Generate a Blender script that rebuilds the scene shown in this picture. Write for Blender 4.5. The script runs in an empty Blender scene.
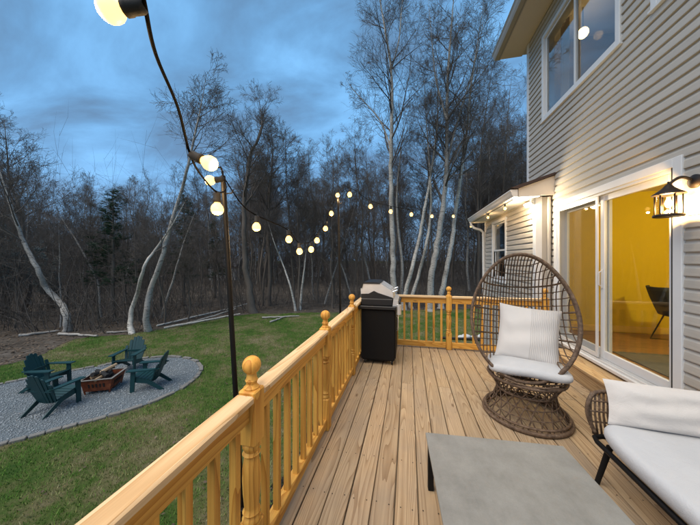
import bpy, math, random
import numpy as np
from mathutils import Vector, Matrix, Quaternion
sc = bpy.context.scene
PI = math.pi
R_ = math.radians
# ------------------------------------------------------------------ camera, world, sun, exposure
CAM_H = 1.55            # metres above the deck (deck top is z = 0)
FPX, CX, HY = 264.0, 350.0, 259.0
YAW = R_(12.5)
cam = bpy.data.cameras.new('camera'); camo = bpy.data.objects.new('camera', cam)
sc.collection.objects.link(camo)
cam.sensor_width = 36; cam.lens = 36 * FPX / 700; cam.shift_y = -(262.5 - HY) / 700
cam.clip_start = .02; cam.clip_end = 1500
camo.location = (0, 0, CAM_H); camo.rotation_euler = (PI / 2, 0, YAW)
sc.camera = camo

SUN_EL, SUN_ROT = R_(60), R_(215)
world = bpy.data.worlds.new('World'); sc.world = world; world.use_nodes = True
nt = world.node_tree; nt.nodes.clear()
def wn(t, **k):
    n = nt.nodes.new(t)
    for a, b in k.items(): setattr(n, a, b)
    return n
def wl(a, b): nt.links.new(a, b)
def wmath(op, a, b=None, c=None):
    n = wn('ShaderNodeMath', operation=op)
    for i, v in enumerate((a, b, c)):
        if v is None: continue
        if isinstance(v, (int, float)): n.inputs[i].default_value = v
        else: wl(v, n.inputs[i])
    return n.outputs[0]
w_out = wn('ShaderNodeOutputWorld'); w_bg = wn('ShaderNodeBackground')
w_sky = wn('ShaderNodeTexSky', sky_type='NISHITA', sun_disc=False, sun_elevation=R_(3.0), sun_rotation=SUN_ROT,
           air_density=1.0, dust_density=.6, ozone_density=4.0)
w_tc = wn('ShaderNodeTexCoord'); w_sep = wn('ShaderNodeSeparateXYZ'); wl(w_tc.outputs['Generated'], w_sep.inputs[0])
zc = wmath('MAXIMUM', w_sep.outputs[2], .0)
den = wmath('ADD', zc, .22)
w_cmb = wn('ShaderNodeCombineXYZ')
wl(wmath('DIVIDE', w_sep.outputs[0], den), w_cmb.inputs[0]); wl(wmath('DIVIDE', w_sep.outputs[1], den), w_cmb.inputs[1])
w_map = wn('ShaderNodeMapping'); w_map.inputs['Scale'].default_value = (.9, 1.7, 1); w_map.inputs['Rotation'].default_value = (0, 0, R_(25))
w_map.inputs['Location'].default_value = (3.1, .7, 0)
wl(w_cmb.outputs[0], w_map.inputs[0])
w_noi = wn('ShaderNodeTexNoise'); w_noi.inputs['Scale'].default_value = 1.7; w_noi.inputs['Detail'].default_value = 6
w_noi.inputs['Roughness'].default_value = .56; w_noi.inputs['Distortion'].default_value = .35
wl(w_map.outputs[0], w_noi.inputs['Vector'])
w_rmp = wn('ShaderNodeValToRGB'); wl(w_noi.outputs['Fac'], w_rmp.inputs[0])
w_rmp.color_ramp.elements[0].position = .36; w_rmp.color_ramp.elements[0].color = (.092, .178, .300, 1)
w_rmp.color_ramp.elements[1].position = .66; w_rmp.color_ramp.elements[1].color = (.168, .395, .690, 1)
e = w_rmp.color_ramp.elements.new(.5); e.color = (.118, .270, .475, 1)
w_hor = wn('ShaderNodeMixRGB', blend_type='MIX')            # paler lilac haze low down, all round the horizon
hz = wmath('POWER', wmath('SUBTRACT', 1.0, zc), 5.0)
wl(wmath('MULTIPLY', hz, .5), w_hor.inputs[0]); wl(w_rmp.outputs[0], w_hor.inputs[1]); w_hor.inputs[2].default_value = (.30, .47, .74, 1)
w_mul = wn('ShaderNodeMixRGB', blend_type='MULTIPLY'); w_mul.inputs[0].default_value = 1
wl(w_sky.outputs[0], w_mul.inputs[1]); w_mul.inputs[2].default_value = (.10, .10, .10, 1)
w_mix = wn('ShaderNodeMixRGB', blend_type='MIX'); w_mix.inputs[0].default_value = .82
wl(w_mul.outputs[0], w_mix.inputs[1]); wl(w_hor.outputs[0], w_mix.inputs[2])
wl(w_mix.outputs[0], w_bg.inputs['Color']); w_bg.inputs['Strength'].default_value = .82
wl(w_bg.outputs[0], w_out.inputs['Surface'])

sun = bpy.data.lights.new('sun', 'SUN'); sun.energy = 1.5; sun.angle = R_(60); sun.color = (1.0, .89, .74)
suno = bpy.data.objects.new('sun', sun); sc.collection.objects.link(suno)
sd = Vector((math.sin(SUN_ROT) * math.cos(SUN_EL), math.cos(SUN_ROT) * math.cos(SUN_EL), math.sin(SUN_EL)))
suno.rotation_euler = sd.to_track_quat('Z', 'Y').to_euler()

vs = sc.view_settings
vs.view_transform = 'Standard'; vs.look = 'None'; vs.gamma = 1; vs.use_curve_mapping = False; vs.exposure = 1.12
sc.render.engine = 'CYCLES'
sc.cycles.use_denoising = True
try: sc.cycles.denoiser = 'OPENIMAGEDENOISE'
except Exception: pass
sc.cycles.max_bounces = 8; sc.cycles.transparent_max_bounces = 12; sc.cycles.caustics_reflective = False; sc.cycles.caustics_refractive = False
sc.cycles.sample_clamp_indirect = 4

# ------------------------------------------------------------------ pixels of the 700 x 525 photograph -> places
FWD = Vector((-math.sin(YAW), math.cos(YAW), 0)); RGT = Vector((math.cos(YAW), math.sin(YAW), 0)); UP = Vector((0, 0, 1))
EYE = Vector((0, 0, CAM_H))
def ray(px, py): return FWD + RGT * ((px - CX) / FPX) + UP * ((HY - py) / FPX)
def at_z(px, py, z): d = ray(px, py); return EYE + d * ((z - CAM_H) / d.z)
def at_x(px, py, x): d = ray(px, py); return EYE + d * (x / d.x)
def at_d(px, py, dep): return EYE + ray(px, py) * dep
def at_plane(px, py, a, b):                      # vertical plane through plan points a, b
    d = ray(px, py); n = Vector((b[1] - a[1], a[0] - b[0], 0)); t = n.dot(Vector((a[0], a[1], 0)) - EYE) / n.dot(d)
    return EYE + d * t
GZ = -2.00                                       # lawn level below the deck

# ------------------------------------------------------------------ mesh and object helpers
rng = random.Random(7)
class MB:
    def __init__(s): s.v = []; s.f = []; s.smooth = False
    def add(s, vs_, fs):
        o = len(s.v); s.v += [tuple(p) for p in vs_]; s.f += [tuple(i + o for i in q) for q in fs]; return s
    def box(s, x0, x1, y0, y1, z0, z1, c=0.0):
        if c <= 0:
            return s.add([(x0,y0,z0),(x1,y0,z0),(x1,y1,z0),(x0,y1,z0),(x0,y0,z1),(x1,y0,z1),(x1,y1,z1),(x0,y1,z1)],
                         [(3,2,1,0),(4,5,6,7),(0,1,5,4),(1,2,6,5),(2,3,7,6),(3,0,4,7)])
        X, Y, Z = (x0, x1), (y0, y1), (z0, z1); vs_ = []; idx = {}
        sg = (1, -1)
        for i in (0, 1):
            for j in (0, 1):
                for k in (0, 1):
                    for ax in range(3):
                        p = [X[i] + sg[i] * c, Y[j] + sg[j] * c, Z[k] + sg[k] * c]
                        p[ax] = (X[i], Y[j], Z[k])[ax]
                        idx[i, j, k, ax] = len(vs_); vs_.append(p)
        fs = []
        fs.append([idx[0,j,k,0] for j,k in ((0,0),(0,1),(1,1),(1,0))]); fs.append([idx[1,j,k,0] for j,k in ((0,0),(1,0),(1,1),(0,1))])
        fs.append([idx[i,0,k,1] for i,k in ((0,0),(1,0),(1,1),(0,1))]); fs.append([idx[i,1,k,1] for i,k in ((0,0),(0,1),(1,1),(1,0))])
        fs.append([idx[i,j,0,2] for i,j in ((0,0),(0,1),(1,1),(1,0))]); fs.append([idx[i,j,1,2] for i,j in ((0,0),(1,0),(1,1),(0,1))])
        for j in (0,1):
            for k in (0,1): fs.append([idx[0,j,k,1], idx[1,j,k,1], idx[1,j,k,2], idx[0,j,k,2]])
        for i in (0,1):
            for k in (0,1): fs.append([idx[i,0,k,0], idx[i,1,k,0], idx[i,1,k,2], idx[i,0,k,2]])
        for i in (0,1):
            for j in (0,1): fs.append([idx[i,j,0,0], idx[i,j,1,0], idx[i,j,1,1], idx[i,j,0,1]])
        for i in (0,1):
            for j in (0,1):
                for k in (0,1): fs.append([idx[i,j,k,0], idx[i,j,k,1], idx[i,j,k,2]])
        return s.add(vs_, fs)
    def obox(s, c, ux, uy, uz, hx, hy, hz_):       # oriented box
        c = Vector(c); ux, uy, uz = Vector(ux).normalized() * hx, Vector(uy).normalized() * hy, Vector(uz).normalized() * hz_
        vs_ = [c + ux * a + uy * b + uz * d for d in (-1, 1) for a, b in ((-1,-1),(1,-1),(1,1),(-1,1))]
        return s.add(vs_, [(3,2,1,0),(4,5,6,7),(0,1,5,4),(1,2,6,5),(2,3,7,6),(3,0,4,7)])
    def beam(s, a, b, w, h, up=(0, 0, 1)):
        a, b = Vector(a), Vector(b); d = (b - a); L = d.length; d.normalize()
        side = d.cross(Vector(up)); side.normalize(); u = side.cross(d)
        return s.obox((a + b) / 2, side, d, u, w / 2, L / 2, h / 2)
    def tube(s, pts, r, n=8, closed=False, cap=True):
        pts = [Vector(p) for p in pts]; m = len(pts)
        if not hasattr(r, '__len__'): r = [r] * m
        vs_ = []; fs = []; prev = None
        for i, p in enumerate(pts):
            if closed: t = pts[(i + 1) % m] - pts[i - 1]
            else: t = pts[min(i + 1, m - 1)] - pts[max(i - 1, 0)]
            if t.length < 1e-9: t = Vector((0, 0, 1))
            t.normalize()
            if prev is None:
                a = Vector((0, 0, 1)) if abs(t.z) < .9 else Vector((1, 0, 0))
                u = t.cross(a).normalized()
            else:
                u = prev - t * prev.dot(t)
                u = u.normalized() if u.length > 1e-6 else t.orthogonal().normalized()
            prev = u; w = t.cross(u)
            for k in range(n):
                an = 2 * PI * k / n
                vs_.append(p + (u * math.cos(an) + w * math.sin(an)) * r[i])
        for i in range(m if closed else m - 1):
            j = (i + 1) % m
            for k in range(n): fs.append((i*n+k, i*n+(k+1)%n, j*n+(k+1)%n, j*n+k))
        if cap and not closed: fs.append(tuple(range(n))[::-1]); fs.append(tuple((m-1)*n+k for k in range(n)))
        return s.add(vs_, fs)
    def lathe(s, prof, c=(0, 0, 0), n=16, ax=(0, 0, 1)):
        ax = Vector(ax).normalized(); u = ax.orthogonal().normalized(); w = ax.cross(u); c = Vector(c); vs_ = []; fs = []
        for (r, z) in prof:
            for k in range(n):
                an = 2 * PI * k / n; vs_.append(c + ax * z + (u * math.cos(an) + w * math.sin(an)) * r)
        m = len(prof)
        for i in range(m - 1):
            for k in range(n): fs.append((i*n+k, i*n+(k+1)%n, (i+1)*n+(k+1)%n, (i+1)*n+k))
        fs.append(tuple(range(n))[::-1]); fs.append(tuple((m-1)*n+k for k in range(n)))
        return s.add(vs_, fs)
    def extr(s, prof, y0, y1, fn=None):            # polygon (x, z) extruded along y
        n = len(prof); vs_ = [(x, y0, z) for x, z in prof] + [(x, y1, z) for x, z in prof]
        if fn: vs_ = [fn(p) for p in vs_]
        fs = [tuple(range(n)), tuple(range(n, 2*n))[::-1]] + [(i, i + n, (i+1) % n + n, (i+1) % n) for i in range(n)]
        return s.add(vs_, fs)
    def mesh(s, name, smooth=False):
        me = bpy.data.meshes.new(name); me.from_pydata(s.v, [], s.f); me.validate(); me.update()
        if smooth or s.smooth:
            me.polygons.foreach_set('use_smooth', [True] * len(me.polygons))
        return me
    def build(s, name, m, parent=None, smooth=False, angle=None):
        me = s.mesh(name, smooth)
        bm_fix(me)
        me.materials.append(m)
        o = link(name, me, parent)
        if smooth and angle:
            try: me.set_sharp_from_angle(angle=R_(angle))
            except Exception: pass
        return o
import bmesh
def bm_fix(me):
    if len(me.polygons) > 20000: return
    b = bmesh.new(); b.from_mesh(me); bmesh.ops.recalc_face_normals(b, faces=b.faces); b.to_mesh(me); b.free()
def link(name, data, parent=None, loc=None):
    o = bpy.data.objects.new(name, data); sc.collection.objects.link(o)
    if parent: o.parent = parent
    if loc is not None: o.location = loc
    return o
def tag(o, label, cat, group=None, kind=None):
    o['label'] = label; o['category'] = cat
    if group: o['group'] = group
    if kind: o['kind'] = kind
    return o
def thing(name, label, cat, loc=(0, 0, 0), rz=0, group=None):
    o = link(name, None, None, loc); o.rotation_euler.z = rz; o.empty_display_size = .1
    return tag(o, label, cat, group)
def struct(o): o['kind'] = 'structure'; return o
def copy_tree(o, parent=None):
    c = o.copy(); sc.collection.objects.link(c); c.parent = parent
    for ch in list(o.children): copy_tree(ch, c)
    return c
def fast_mesh(name, verts, faces, m, parent=None, smooth=False):
    verts = np.asarray(verts, np.float32); faces = np.asarray(faces, np.int32); k = faces.shape[1]
    me = bpy.data.meshes.new(name); me.vertices.add(len(verts)); me.vertices.foreach_set('co', verts.ravel())
    me.loops.add(faces.size); me.loops.foreach_set('vertex_index', faces.ravel())
    me.polygons.add(len(faces)); me.polygons.foreach_set('loop_start', np.arange(0, faces.size, k, dtype=np.int32))
    me.polygons.foreach_set('loop_total', np.full(len(faces), k, np.int32))
    if smooth: me.polygons.foreach_set('use_smooth', np.ones(len(faces), bool))
    me.update(calc_edges=True); me.materials.append(m)
    return link(name, me, parent)

# ------------------------------------------------------------------ materials
class NB:
    def __init__(s, name):
        s.m = bpy.data.materials.new(name); s.m.use_nodes = True; s.t = s.m.node_tree
        s.b = s.t.nodes['Principled BSDF']; s.o = s.t.nodes['Material Output']
    def n(s, t, **k):
        x = s.t.nodes.new(t)
        for a, b in k.items(): setattr(x, a, b)
        return x
    def l(s, a, b): s.t.links.new(a, b)
    def val(s, inp, v):
        if isinstance(v, (int, float)): inp.default_value = v
        elif isinstance(v, (tuple, list)): inp.default_value = tuple(v) + ((1,) if len(v) == 3 and inp.type == 'RGBA' else ())
        else: s.l(v, inp)
    def math(s, op, *a):
        x = s.n('ShaderNodeMath', operation=op)
        for i, v in enumerate(a): s.val(x.inputs[i], v)
        return x.outputs[0]
    def mix(s, f, a, b, bt='MIX'):
        x = s.n('ShaderNodeMixRGB', blend_type=bt); s.val(x.inputs[0], f); s.val(x.inputs[1], a); s.val(x.inputs[2], b); return x.outputs[0]
    def coord(s, kind='Object', scale=(1, 1, 1), jitter=0):
        c = s.n('ShaderNodeTexCoord').outputs[kind]
        if jitter:
            oi = s.n('ShaderNodeObjectInfo').outputs['Random']; cm = s.n('ShaderNodeCombineXYZ')
            s.l(s.math('MULTIPLY', oi, jitter), cm.inputs[0]); s.l(s.math('MULTIPLY', oi, jitter * 1.7), cm.inputs[1]); s.l(s.math('MULTIPLY', oi, jitter * .6), cm.inputs[2])
            va = s.n('ShaderNodeVectorMath', operation='ADD'); s.l(c, va.inputs[0]); s.l(cm.outputs[0], va.inputs[1]); c = va.outputs[0]
        mp = s.n('ShaderNodeMapping'); mp.inputs['Scale'].default_value = scale; s.l(c, mp.inputs[0]); return mp.outputs[0]
    def noise(s, vec, scale=5, detail=4, rough=.55, dist=0):
        x = s.n('ShaderNodeTexNoise'); s.l(vec, x.inputs['Vector'])
        x.inputs['Scale'].default_value = scale; x.inputs['Detail'].default_value = detail; x.inputs['Roughness'].default_value = rough; x.inputs['Distortion'].default_value = dist
        return x.outputs['Fac']
    def ramp(s, f, *st):
        x = s.n('ShaderNodeValToRGB'); s.l(f, x.inputs[0]); cr = x.color_ramp
        cr.elements[0].position, cr.elements[0].color = st[0][0], tuple(st[0][1]) + (1,)
        cr.elements[1].position, cr.elements[1].color = st[-1][0], tuple(st[-1][1]) + (1,)
        for p, c in st[1:-1]: q = cr.elements.new(p); q.color = tuple(c) + (1,)
        return x.outputs[0]
    def bump(s, h, strength=.3, dist=.01):
        x = s.n('ShaderNodeBump'); x.inputs['Strength'].default_value = strength; x.inputs['Distance'].default_value = dist
        s.l(h, x.inputs['Height']); s.l(x.outputs[0], s.b.inputs['Normal']); return x
    def set(s, color=None, rough=None, metal=None, spec=None):
        if color is not None: s.val(s.b.inputs['Base Color'], color)
        if rough is not None: s.val(s.b.inputs['Roughness'], rough)
        if metal is not None: s.val(s.b.inputs['Metallic'], metal)
        if spec is not None: s.val(s.b.inputs['Specular IOR Level'], spec)
        return s.m
def plain(name, col, rough=.6, metal=0., var=.12, scale=20, bump=.1, bdist=.002, spec=None, jitter=5):
    b = NB(name); v = b.coord(jitter=jitter); n = b.noise(v, scale, 5, .6)
    c = b.mix(n, [x * (1 - var) for x in col], [min(1, x * (1 + var)) for x in col])
    if bump: b.bump(b.noise(v, scale * 6, 4), bump, bdist)
    return b.set(c, b.math('ADD', rough - .06, b.math('MULTIPLY', n, .12)), metal, spec)
def wood(name, light, dark, freq=16, rough=.65, grain_axis=1, tint=.2, weather=0., nsc=7., strength=.85, gshift=(0,0,0)):
    b = NB(name)
    sc_ = [1, 1, 1]; sc_[grain_axis] = .07
    v = b.coord(scale=sc_, jitter=31)
    n1 = b.noise(v, nsc, 1.5, .4, .15)
    rings = b.math('FRACT', b.math('MULTIPLY', n1, freq))
    rings = b.math('POWER', rings, 2.2)
    sf = [90, 90, 90]; sf[grain_axis] = 2.2
    fib = b.noise(b.coord(scale=sf, jitter=17), 2.0, 3, .6)
    c = b.mix(b.math('MULTIPLY', rings, strength), light, dark)
    c = b.mix(b.math('MULTIPLY', b.math('SUBTRACT', fib, .35), .75), c, [x * .55 for x in dark])
    sb = [1, 1, 1]; sb[grain_axis] = .25
    blot = b.noise(b.coord(scale=sb, jitter=53), 3.0, 3, .6)
    oi = b.n('ShaderNodeObjectInfo').outputs['Random']
    hs = b.n('ShaderNodeHueSaturation'); b.l(c, hs.inputs['Color'])
    b.l(b.math('ADD', 1 - tint * .75, b.math('ADD', b.math('MULTIPLY', oi, tint), b.math('MULTIPLY', blot, tint))), hs.inputs['Value'])
    c = hs.outputs[0]
    if weather:
        wmask = b.noise(b.coord('Object', jitter=9), 1.4, 5, .65)
        wm = b.ramp(wmask, (.42, (0, 0, 0)), (.68, (1, 1, 1)))
        c = b.mix(b.math('MULTIPLY', wm, weather), c, (.24, .21, .18))
    # knots
    vo = b.n('ShaderNodeTexVoronoi'); b.l(b.coord(scale=[3 if i != grain_axis else 1.1 for i in range(3)], jitter=23), vo.inputs['Vector']); vo.inputs['Scale'].default_value = 1.6
    kn = b.ramp(vo.outputs['Distance'], (.03, (1, 1, 1)), (.085, (0, 0, 0)))
    c = b.mix(b.math('MULTIPLY', kn, .75), c, (.10, .045, .018))
    b.bump(b.math('ADD', b.math('MULTIPLY', fib, .6), b.math('MULTIPLY', rings, .5)), .22, .003)
    return b.set(c, rough, 0, .3)
def emit(name, col, strength):
    b = NB(name); b.set(col, .4)
    b.val(b.b.inputs['Emission Color'], col); b.b.inputs['Emission Strength'].default_value = strength
    return b.m
def glass(name, tint=(.95, .97, .97), ior=1.5, rough=.0, extra=0.0):
    b = NB(name); ge = b.n('ShaderNodeNewGeometry'); dp = b.n('ShaderNodeVectorMath', operation='DOT_PRODUCT')
    b.l(ge.outputs['Normal'], dp.inputs[0]); b.l(ge.outputs['Incoming'], dp.inputs[1])
    f0 = ((ior - 1) / (ior + 1)) ** 2                       # Schlick, the same from either side of the pane
    sch = b.math('ADD', f0, b.math('MULTIPLY', 1 - f0, b.math('POWER', b.math('SUBTRACT', 1.0, b.math('ABSOLUTE', dp.outputs['Value'])), 5.0)))
    tr = b.n('ShaderNodeBsdfTransparent'); tr.inputs[0].default_value = tuple(tint) + (1,)
    gl = b.n('ShaderNodeBsdfGlossy'); gl.inputs['Roughness'].default_value = rough
    mx = b.n('ShaderNodeMixShader'); b.l(b.math('ADD', sch, extra), mx.inputs[0]); b.l(tr.outputs[0], mx.inputs[1]); b.l(gl.outputs[0], mx.inputs[2])
    b.l(mx.outputs[0], b.o.inputs['Surface']); return b.m

M = {}
M['deck'] = wood('deck_wood', (.47, .345, .212), (.24, .145, .070), freq=20, tint=.24, weather=.36, strength=.82)
M['rail'] = wood('rail_wood', (.69, .385, .085), (.40, .155, .020), freq=13, tint=.22, rough=.55)
M['cap'] = wood('handrail_wood', (.74, .565, .35), (.46, .275, .110), freq=13, tint=.16, rough=.6)
M['cap_x'] = wood('handrail_wood_crosswise', (.74, .565, .35), (.46, .275, .110), freq=13, tint=.16, rough=.6, grain_axis=0)
M['rail_x'] = wood('rail_wood_crosswise', (.69, .385, .085), (.40, .155, .020), freq=13, tint=.22, rough=.55, grain_axis=0)
M['rail_z'] = wood('rail_wood_upright', (.69, .380, .080), (.38, .145, .018), freq=11, tint=.24, rough=.55, grain_axis=2)
M['step'] = wood('step_wood', (.52, .36, .19), (.30, .17, .07), freq=14, tint=.2)
def siding_mat():
    b = NB('vinyl_siding'); v = b.coord(scale=(1, .25, 1), jitter=11)
    g = b.noise(v, 14, 5, .65); oi = b.n('ShaderNodeObjectInfo').outputs['Random']
    c = b.mix(g, (.425, .395, .350), (.50, .468, .418))
    hs = b.n('ShaderNodeHueSaturation'); b.l(c, hs.inputs['Color']); b.l(b.math('ADD', .95, b.math('MULTIPLY', oi, .1)), hs.inputs['Value'])
    st = b.noise(b.coord('Generated', scale=(2, 9, 2)), 3, 5, .7)
    c = b.mix(b.math('MULTIPLY', b.ramp(st, (.5, (0,0,0)), (.75, (1,1,1))), .14), hs.outputs[0], (.20, .18, .15))
    b.bump(b.noise(b.coord(scale=(60, 3, 60)), 3, 3), .12, .002)
    return b.set(c, .42, 0, .4)
M['siding'] = siding_mat()
M['white'] = plain('white_vinyl', (.70, .71, .72), .38, var=.05, scale=6, bump=.04)
M['white_metal'] = plain('white_aluminium', (.68, .67, .65), .35, var=.07, scale=8, bump=.04)
M['soffit'] = plain('soffit_vinyl', (.66, .59, .50), .5, var=.05, scale=5)
M['gutter'] = plain('gutter_taupe', (.40, .37, .33), .35, var=.06, scale=5)
M['shingle'] = plain('shingle', (.055, .035, .03), .9, var=.3, scale=60, bump=.6)
M['black'] = plain('black_metal', (.012, .012, .013), .42, 0, var=.2, scale=30, bump=.08)
M['black_coat'] = plain('black_powder_coat', (.006, .006, .0065), .55, 0, var=.15, scale=60, bump=.1, spec=.22)
M['rubber'] = plain('black_rubber', (.014, .014, .014), .75, var=.2, scale=30)
M['wire'] = plain('wire_jacket', (.004, .004, .004), .9, var=.2, scale=30, spec=.05)
M['steel'] = plain('brushed_steel', (.82, .81, .79), .42, .75, var=.08, scale=9, bump=.05)
M['chrome'] = plain('chrome', (.75, .75, .75), .12, 1.0, var=.04, scale=9, bump=0)
M['bronze'] = plain('dark_bronze', (.028, .020, .015), .45, .4, var=.25, scale=30, bump=.12)
def fabric(name, a, c2, wsc=340, bstr=.3, rib=False):
    b = NB(name); v = b.coord()
    w = b.noise(v, wsc, 2, .5); big = b.noise(v, 5, 4, .6)
    c = b.mix(big, a, c2)
    if rib:
        # woven ribs across one half of the cover
        sx = b.n('ShaderNodeSeparateXYZ'); b.l(b.n('ShaderNodeTexCoord').outputs['Object'], sx.inputs[0])
        wob = b.noise(b.coord(scale=(1, 1, 1)), 9, 2)
        ph = b.math('MULTIPLY', b.math('ADD', sx.outputs[0], b.math('MULTIPLY', wob, .020)), 430.)
        rb = b.math('MULTIPLY', b.math('ADD', b.math('SINE', ph), 1.0), .5)
        half = b.math('GREATER_THAN', sx.outputs[0], .02)
        rb = b.math('MULTIPLY', rb, half)
        c = b.mix(b.math('MULTIPLY', rb, .30), c, (.32, .29, .27))
        b.bump(b.math('ADD', b.math('MULTIPLY', w, .25), rb), .5, .004)
    else:
        b.bump(b.math('ADD', b.math('MULTIPLY', w, .5), b.math('MULTIPLY', b.noise(v, 11, 4, .6, .6), 2.2)), bstr, .012)
    b.b.inputs['Sheen Weight'].default_value = .2
    return b.set(c, .92, 0, .15)
M['cushion'] = fabric('seat_cushion_fabric', (.50, .51, .525), (.59, .595, .60))
M['pillow'] = fabric('pillow_fabric', (.64, .60, .56), (.71, .67, .63))
M['pillow_rib'] = fabric('ribbed_pillow_fabric', (.64, .61, .58), (.71, .68, .65), rib=True)
def rattan_mat():
    b = NB('rattan'); v = b.coord(jitter=3)
    n = b.noise(v, 40, 4, .6)
    c = b.ramp(n, (.3, (.060, .038, .025)), (.55, (.150, .098, .064)), (.75, (.26, .185, .125)))
    wv = b.n('ShaderNodeTexWave'); b.l(v, wv.inputs['Vector']); wv.inputs['Scale'].default_value = 55; wv.inputs['Distortion'].default_value = 3
    b.bump(wv.outputs['Fac'], .5, .004)
    return b.set(c, .55, 0, .35)
M['rattan'] = rattan_mat()
def concrete_mat():
    b = NB('table_concrete'); v = b.coord()
    n = b.noise(v, 6, 8, .7); f = b.noise(v, 160, 4, .7); s2 = b.noise(b.coord(scale=(1, .3, 1)), 40, 4, .7)
    c = b.ramp(n, (.3, (.205, .203, .185)), (.55, (.265, .262, .240)), (.75, (.315, .31, .285)))
    c = b.mix(b.math('MULTIPLY', b.math('SUBTRACT', f, .3), .5), c, (.11, .11, .105))
    c = b.mix(b.math('MULTIPLY', b.math('SUBTRACT', s2, .4), .5), c, (.34, .335, .32))
    b.bump(f, .2, .002)
    return b.set(c, b.math('ADD', .36, b.math('MULTIPLY', n, .22)), 0, .4)
M['concrete'] = concrete_mat()
M['teal'] = plain('teal_plastic', (.004, .042, .046), .5, var=.2, scale=12, bump=.1)
def rust_mat():
    b = NB('rusty_steel'); v = b.coord(jitter=2); n = b.noise(v, 9, 7, .7)
    c = b.ramp(n, (.3, (.085, .022, .010)), (.5, (.22, .055, .020)), (.7, (.33, .105, .04)))
    b.bump(b.noise(v, 80, 4), .4, .004); return b.set(c, .8, .1)
M['rust'] = rust_mat()
M['char'] = plain('charred_wood', (.018, .016, .015), .9, var=.5, scale=25, bump=.6, bdist=.01)
M['split'] = wood('split_log', (.45, .32, .19), (.26, .16, .09), freq=9, grain_axis=0)
def bark(name, base, dark, marks):
    b = NB(name); v = b.coord('Object', jitter=13)
    n = b.noise(b.coord('Object', scale=(1, 1, .35), jitter=13), 9, 6, .7)
    c = b.mix(n, [x * .72 for x in base], [x * 1.2 for x in base])
    if marks:
        mk = b.noise(b.coord('Object', scale=(2.2, 2.2, 9), jitter=13), 2.4, 5, .7)
        m2 = b.ramp(mk, (.54, (0, 0, 0)), (.62, (1, 1, 1)))
        c = b.mix(b.math('MULTIPLY', m2, .85), c, dark)
        gr = b.noise(b.coord('Object', jitter=5), .9, 4, .6)
        c = b.mix(b.math('MULTIPLY', b.ramp(gr, (.45, (0,0,0)), (.7, (1,1,1))), .6), c, [x * 2.6 for x in dark])
    else:
        mk = b.noise(b.coord('Object', scale=(9, 9, 1.2), jitter=13), 3, 5, .7)
        c = b.mix(b.math('MULTIPLY', mk, .7), c, dark)
    b.bump(b.noise(b.coord('Object', scale=(1, 1, .3)), 22, 5, .7), .7, .03)
    return b.set(c, .9, 0, .2)
M['birch'] = bark('birch_bark', (.62, .57, .50), (.060, .050, .042), True)
M['bark'] = bark('grey_brown_bark', (.20, .165, .135), (.050, .040, .032), False)
M['bark_pale'] = bark('pale_grey_bark', (.44, .405, .36), (.07, .06, .052), True)
M['twig'] = plain('twig_bark', (.110, .090, .075), .9, var=.35, scale=2, bump=0)
M['twig_pale'] = plain('birch_twig_bark', (.11, .09, .078), .9, var=.35, scale=2, bump=0)
def leafmat(name, a, b2, sc_=1.5, trans=.2):
    b = NB(name); g = b.n('ShaderNodeNewGeometry').outputs['Random Per Island']
    n = b.noise(b.coord('Object'), sc_, 3, .6)
    c = b.mix(b.math('MULTIPLY', b.math('ADD', g, n), .5), a, b2)
    return b.set(c, .75, 0, .2)
M['needle'] = leafmat('pine_needles', (.014, .034, .018), (.045, .085, .042))
M['blossom'] = leafmat('pale_buds', (.10, .13, .12), (.24, .27, .26))
def ground_mat():
    b = NB('lawn_soil'); v = b.coord('Object')
    big = b.noise(v, .55, 5, .65); mid = b.noise(v, 3.2, 5, .7); fine = b.noise(v, 38, 4, .7)
    mixv = b.math('ADD', b.math('MULTIPLY', big, .6), b.math('MULTIPLY', mid, .4))
    c = b.ramp(mixv, (.37, (.044, .098, .019)), (.46, (.090, .130, .032)), (.55, (.18, .158, .075)), (.66, (.28, .225, .14)))
    c = b.mix(b.math('MULTIPLY', fine, .6), c, (.030, .040, .012))
    b.bump(b.math('ADD', fine, mid), .6, .05)
    return b.set(c, .95, 0, .1)
M['ground'] = ground_mat()
def grass_mat():
    b = NB('grass_blade'); v = b.coord('Object'); g = b.n('ShaderNodeNewGeometry').outputs['Random Per Island']
    big = b.noise(v, .55, 5, .65); mid = b.noise(v, 3.2, 5, .7)
    mixv = b.math('ADD', b.math('MULTIPLY', big, .6), b.math('MULTIPLY', mid, .4))
    c = b.ramp(b.math('ADD', mixv, b.math('MULTIPLY', b.math('SUBTRACT', g, .5), .16)), (.39, (.075, .215, .024)), (.48, (.150, .290, .044)), (.55, (.30, .29, .12)), (.66, (.50, .42, .26)))
    c = b.mix(.3, c, b.mix(g, (.03, .075, .010), (.18, .26, .06)))
    return b.set(c, .8, 0, .2)
M['grass'] = grass_mat()
def litter_mat():
    b = NB('forest_litter'); v = b.coord('Object')
    n = b.noise(v, 1.3, 6, .7); f = b.noise(v, 22, 5, .75)
    c = b.ramp(n, (.3, (.075, .060, .048)), (.55, (.150, .125, .102)), (.75, (.25, .215, .185)))
    c = b.mix(b.math('MULTIPLY', f, .65), c, (.030, .023, .018))
    b.bump(f, .8, .05); return b.set(c, .95, 0, .1)
M['litter'] = litter_mat()
M['leaf'] = leafmat('dead_leaf', (.070, .045, .030), (.21, .155, .11), 2)
M['chip'] = leafmat('mulch_chip', (.006, .006, .006), (.032, .027, .024), 5)
M['mulch'] = plain('mulch_bed', (.012, .011, .010), .95, var=.6, scale=30, bump=.8, bdist=.02)
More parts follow.
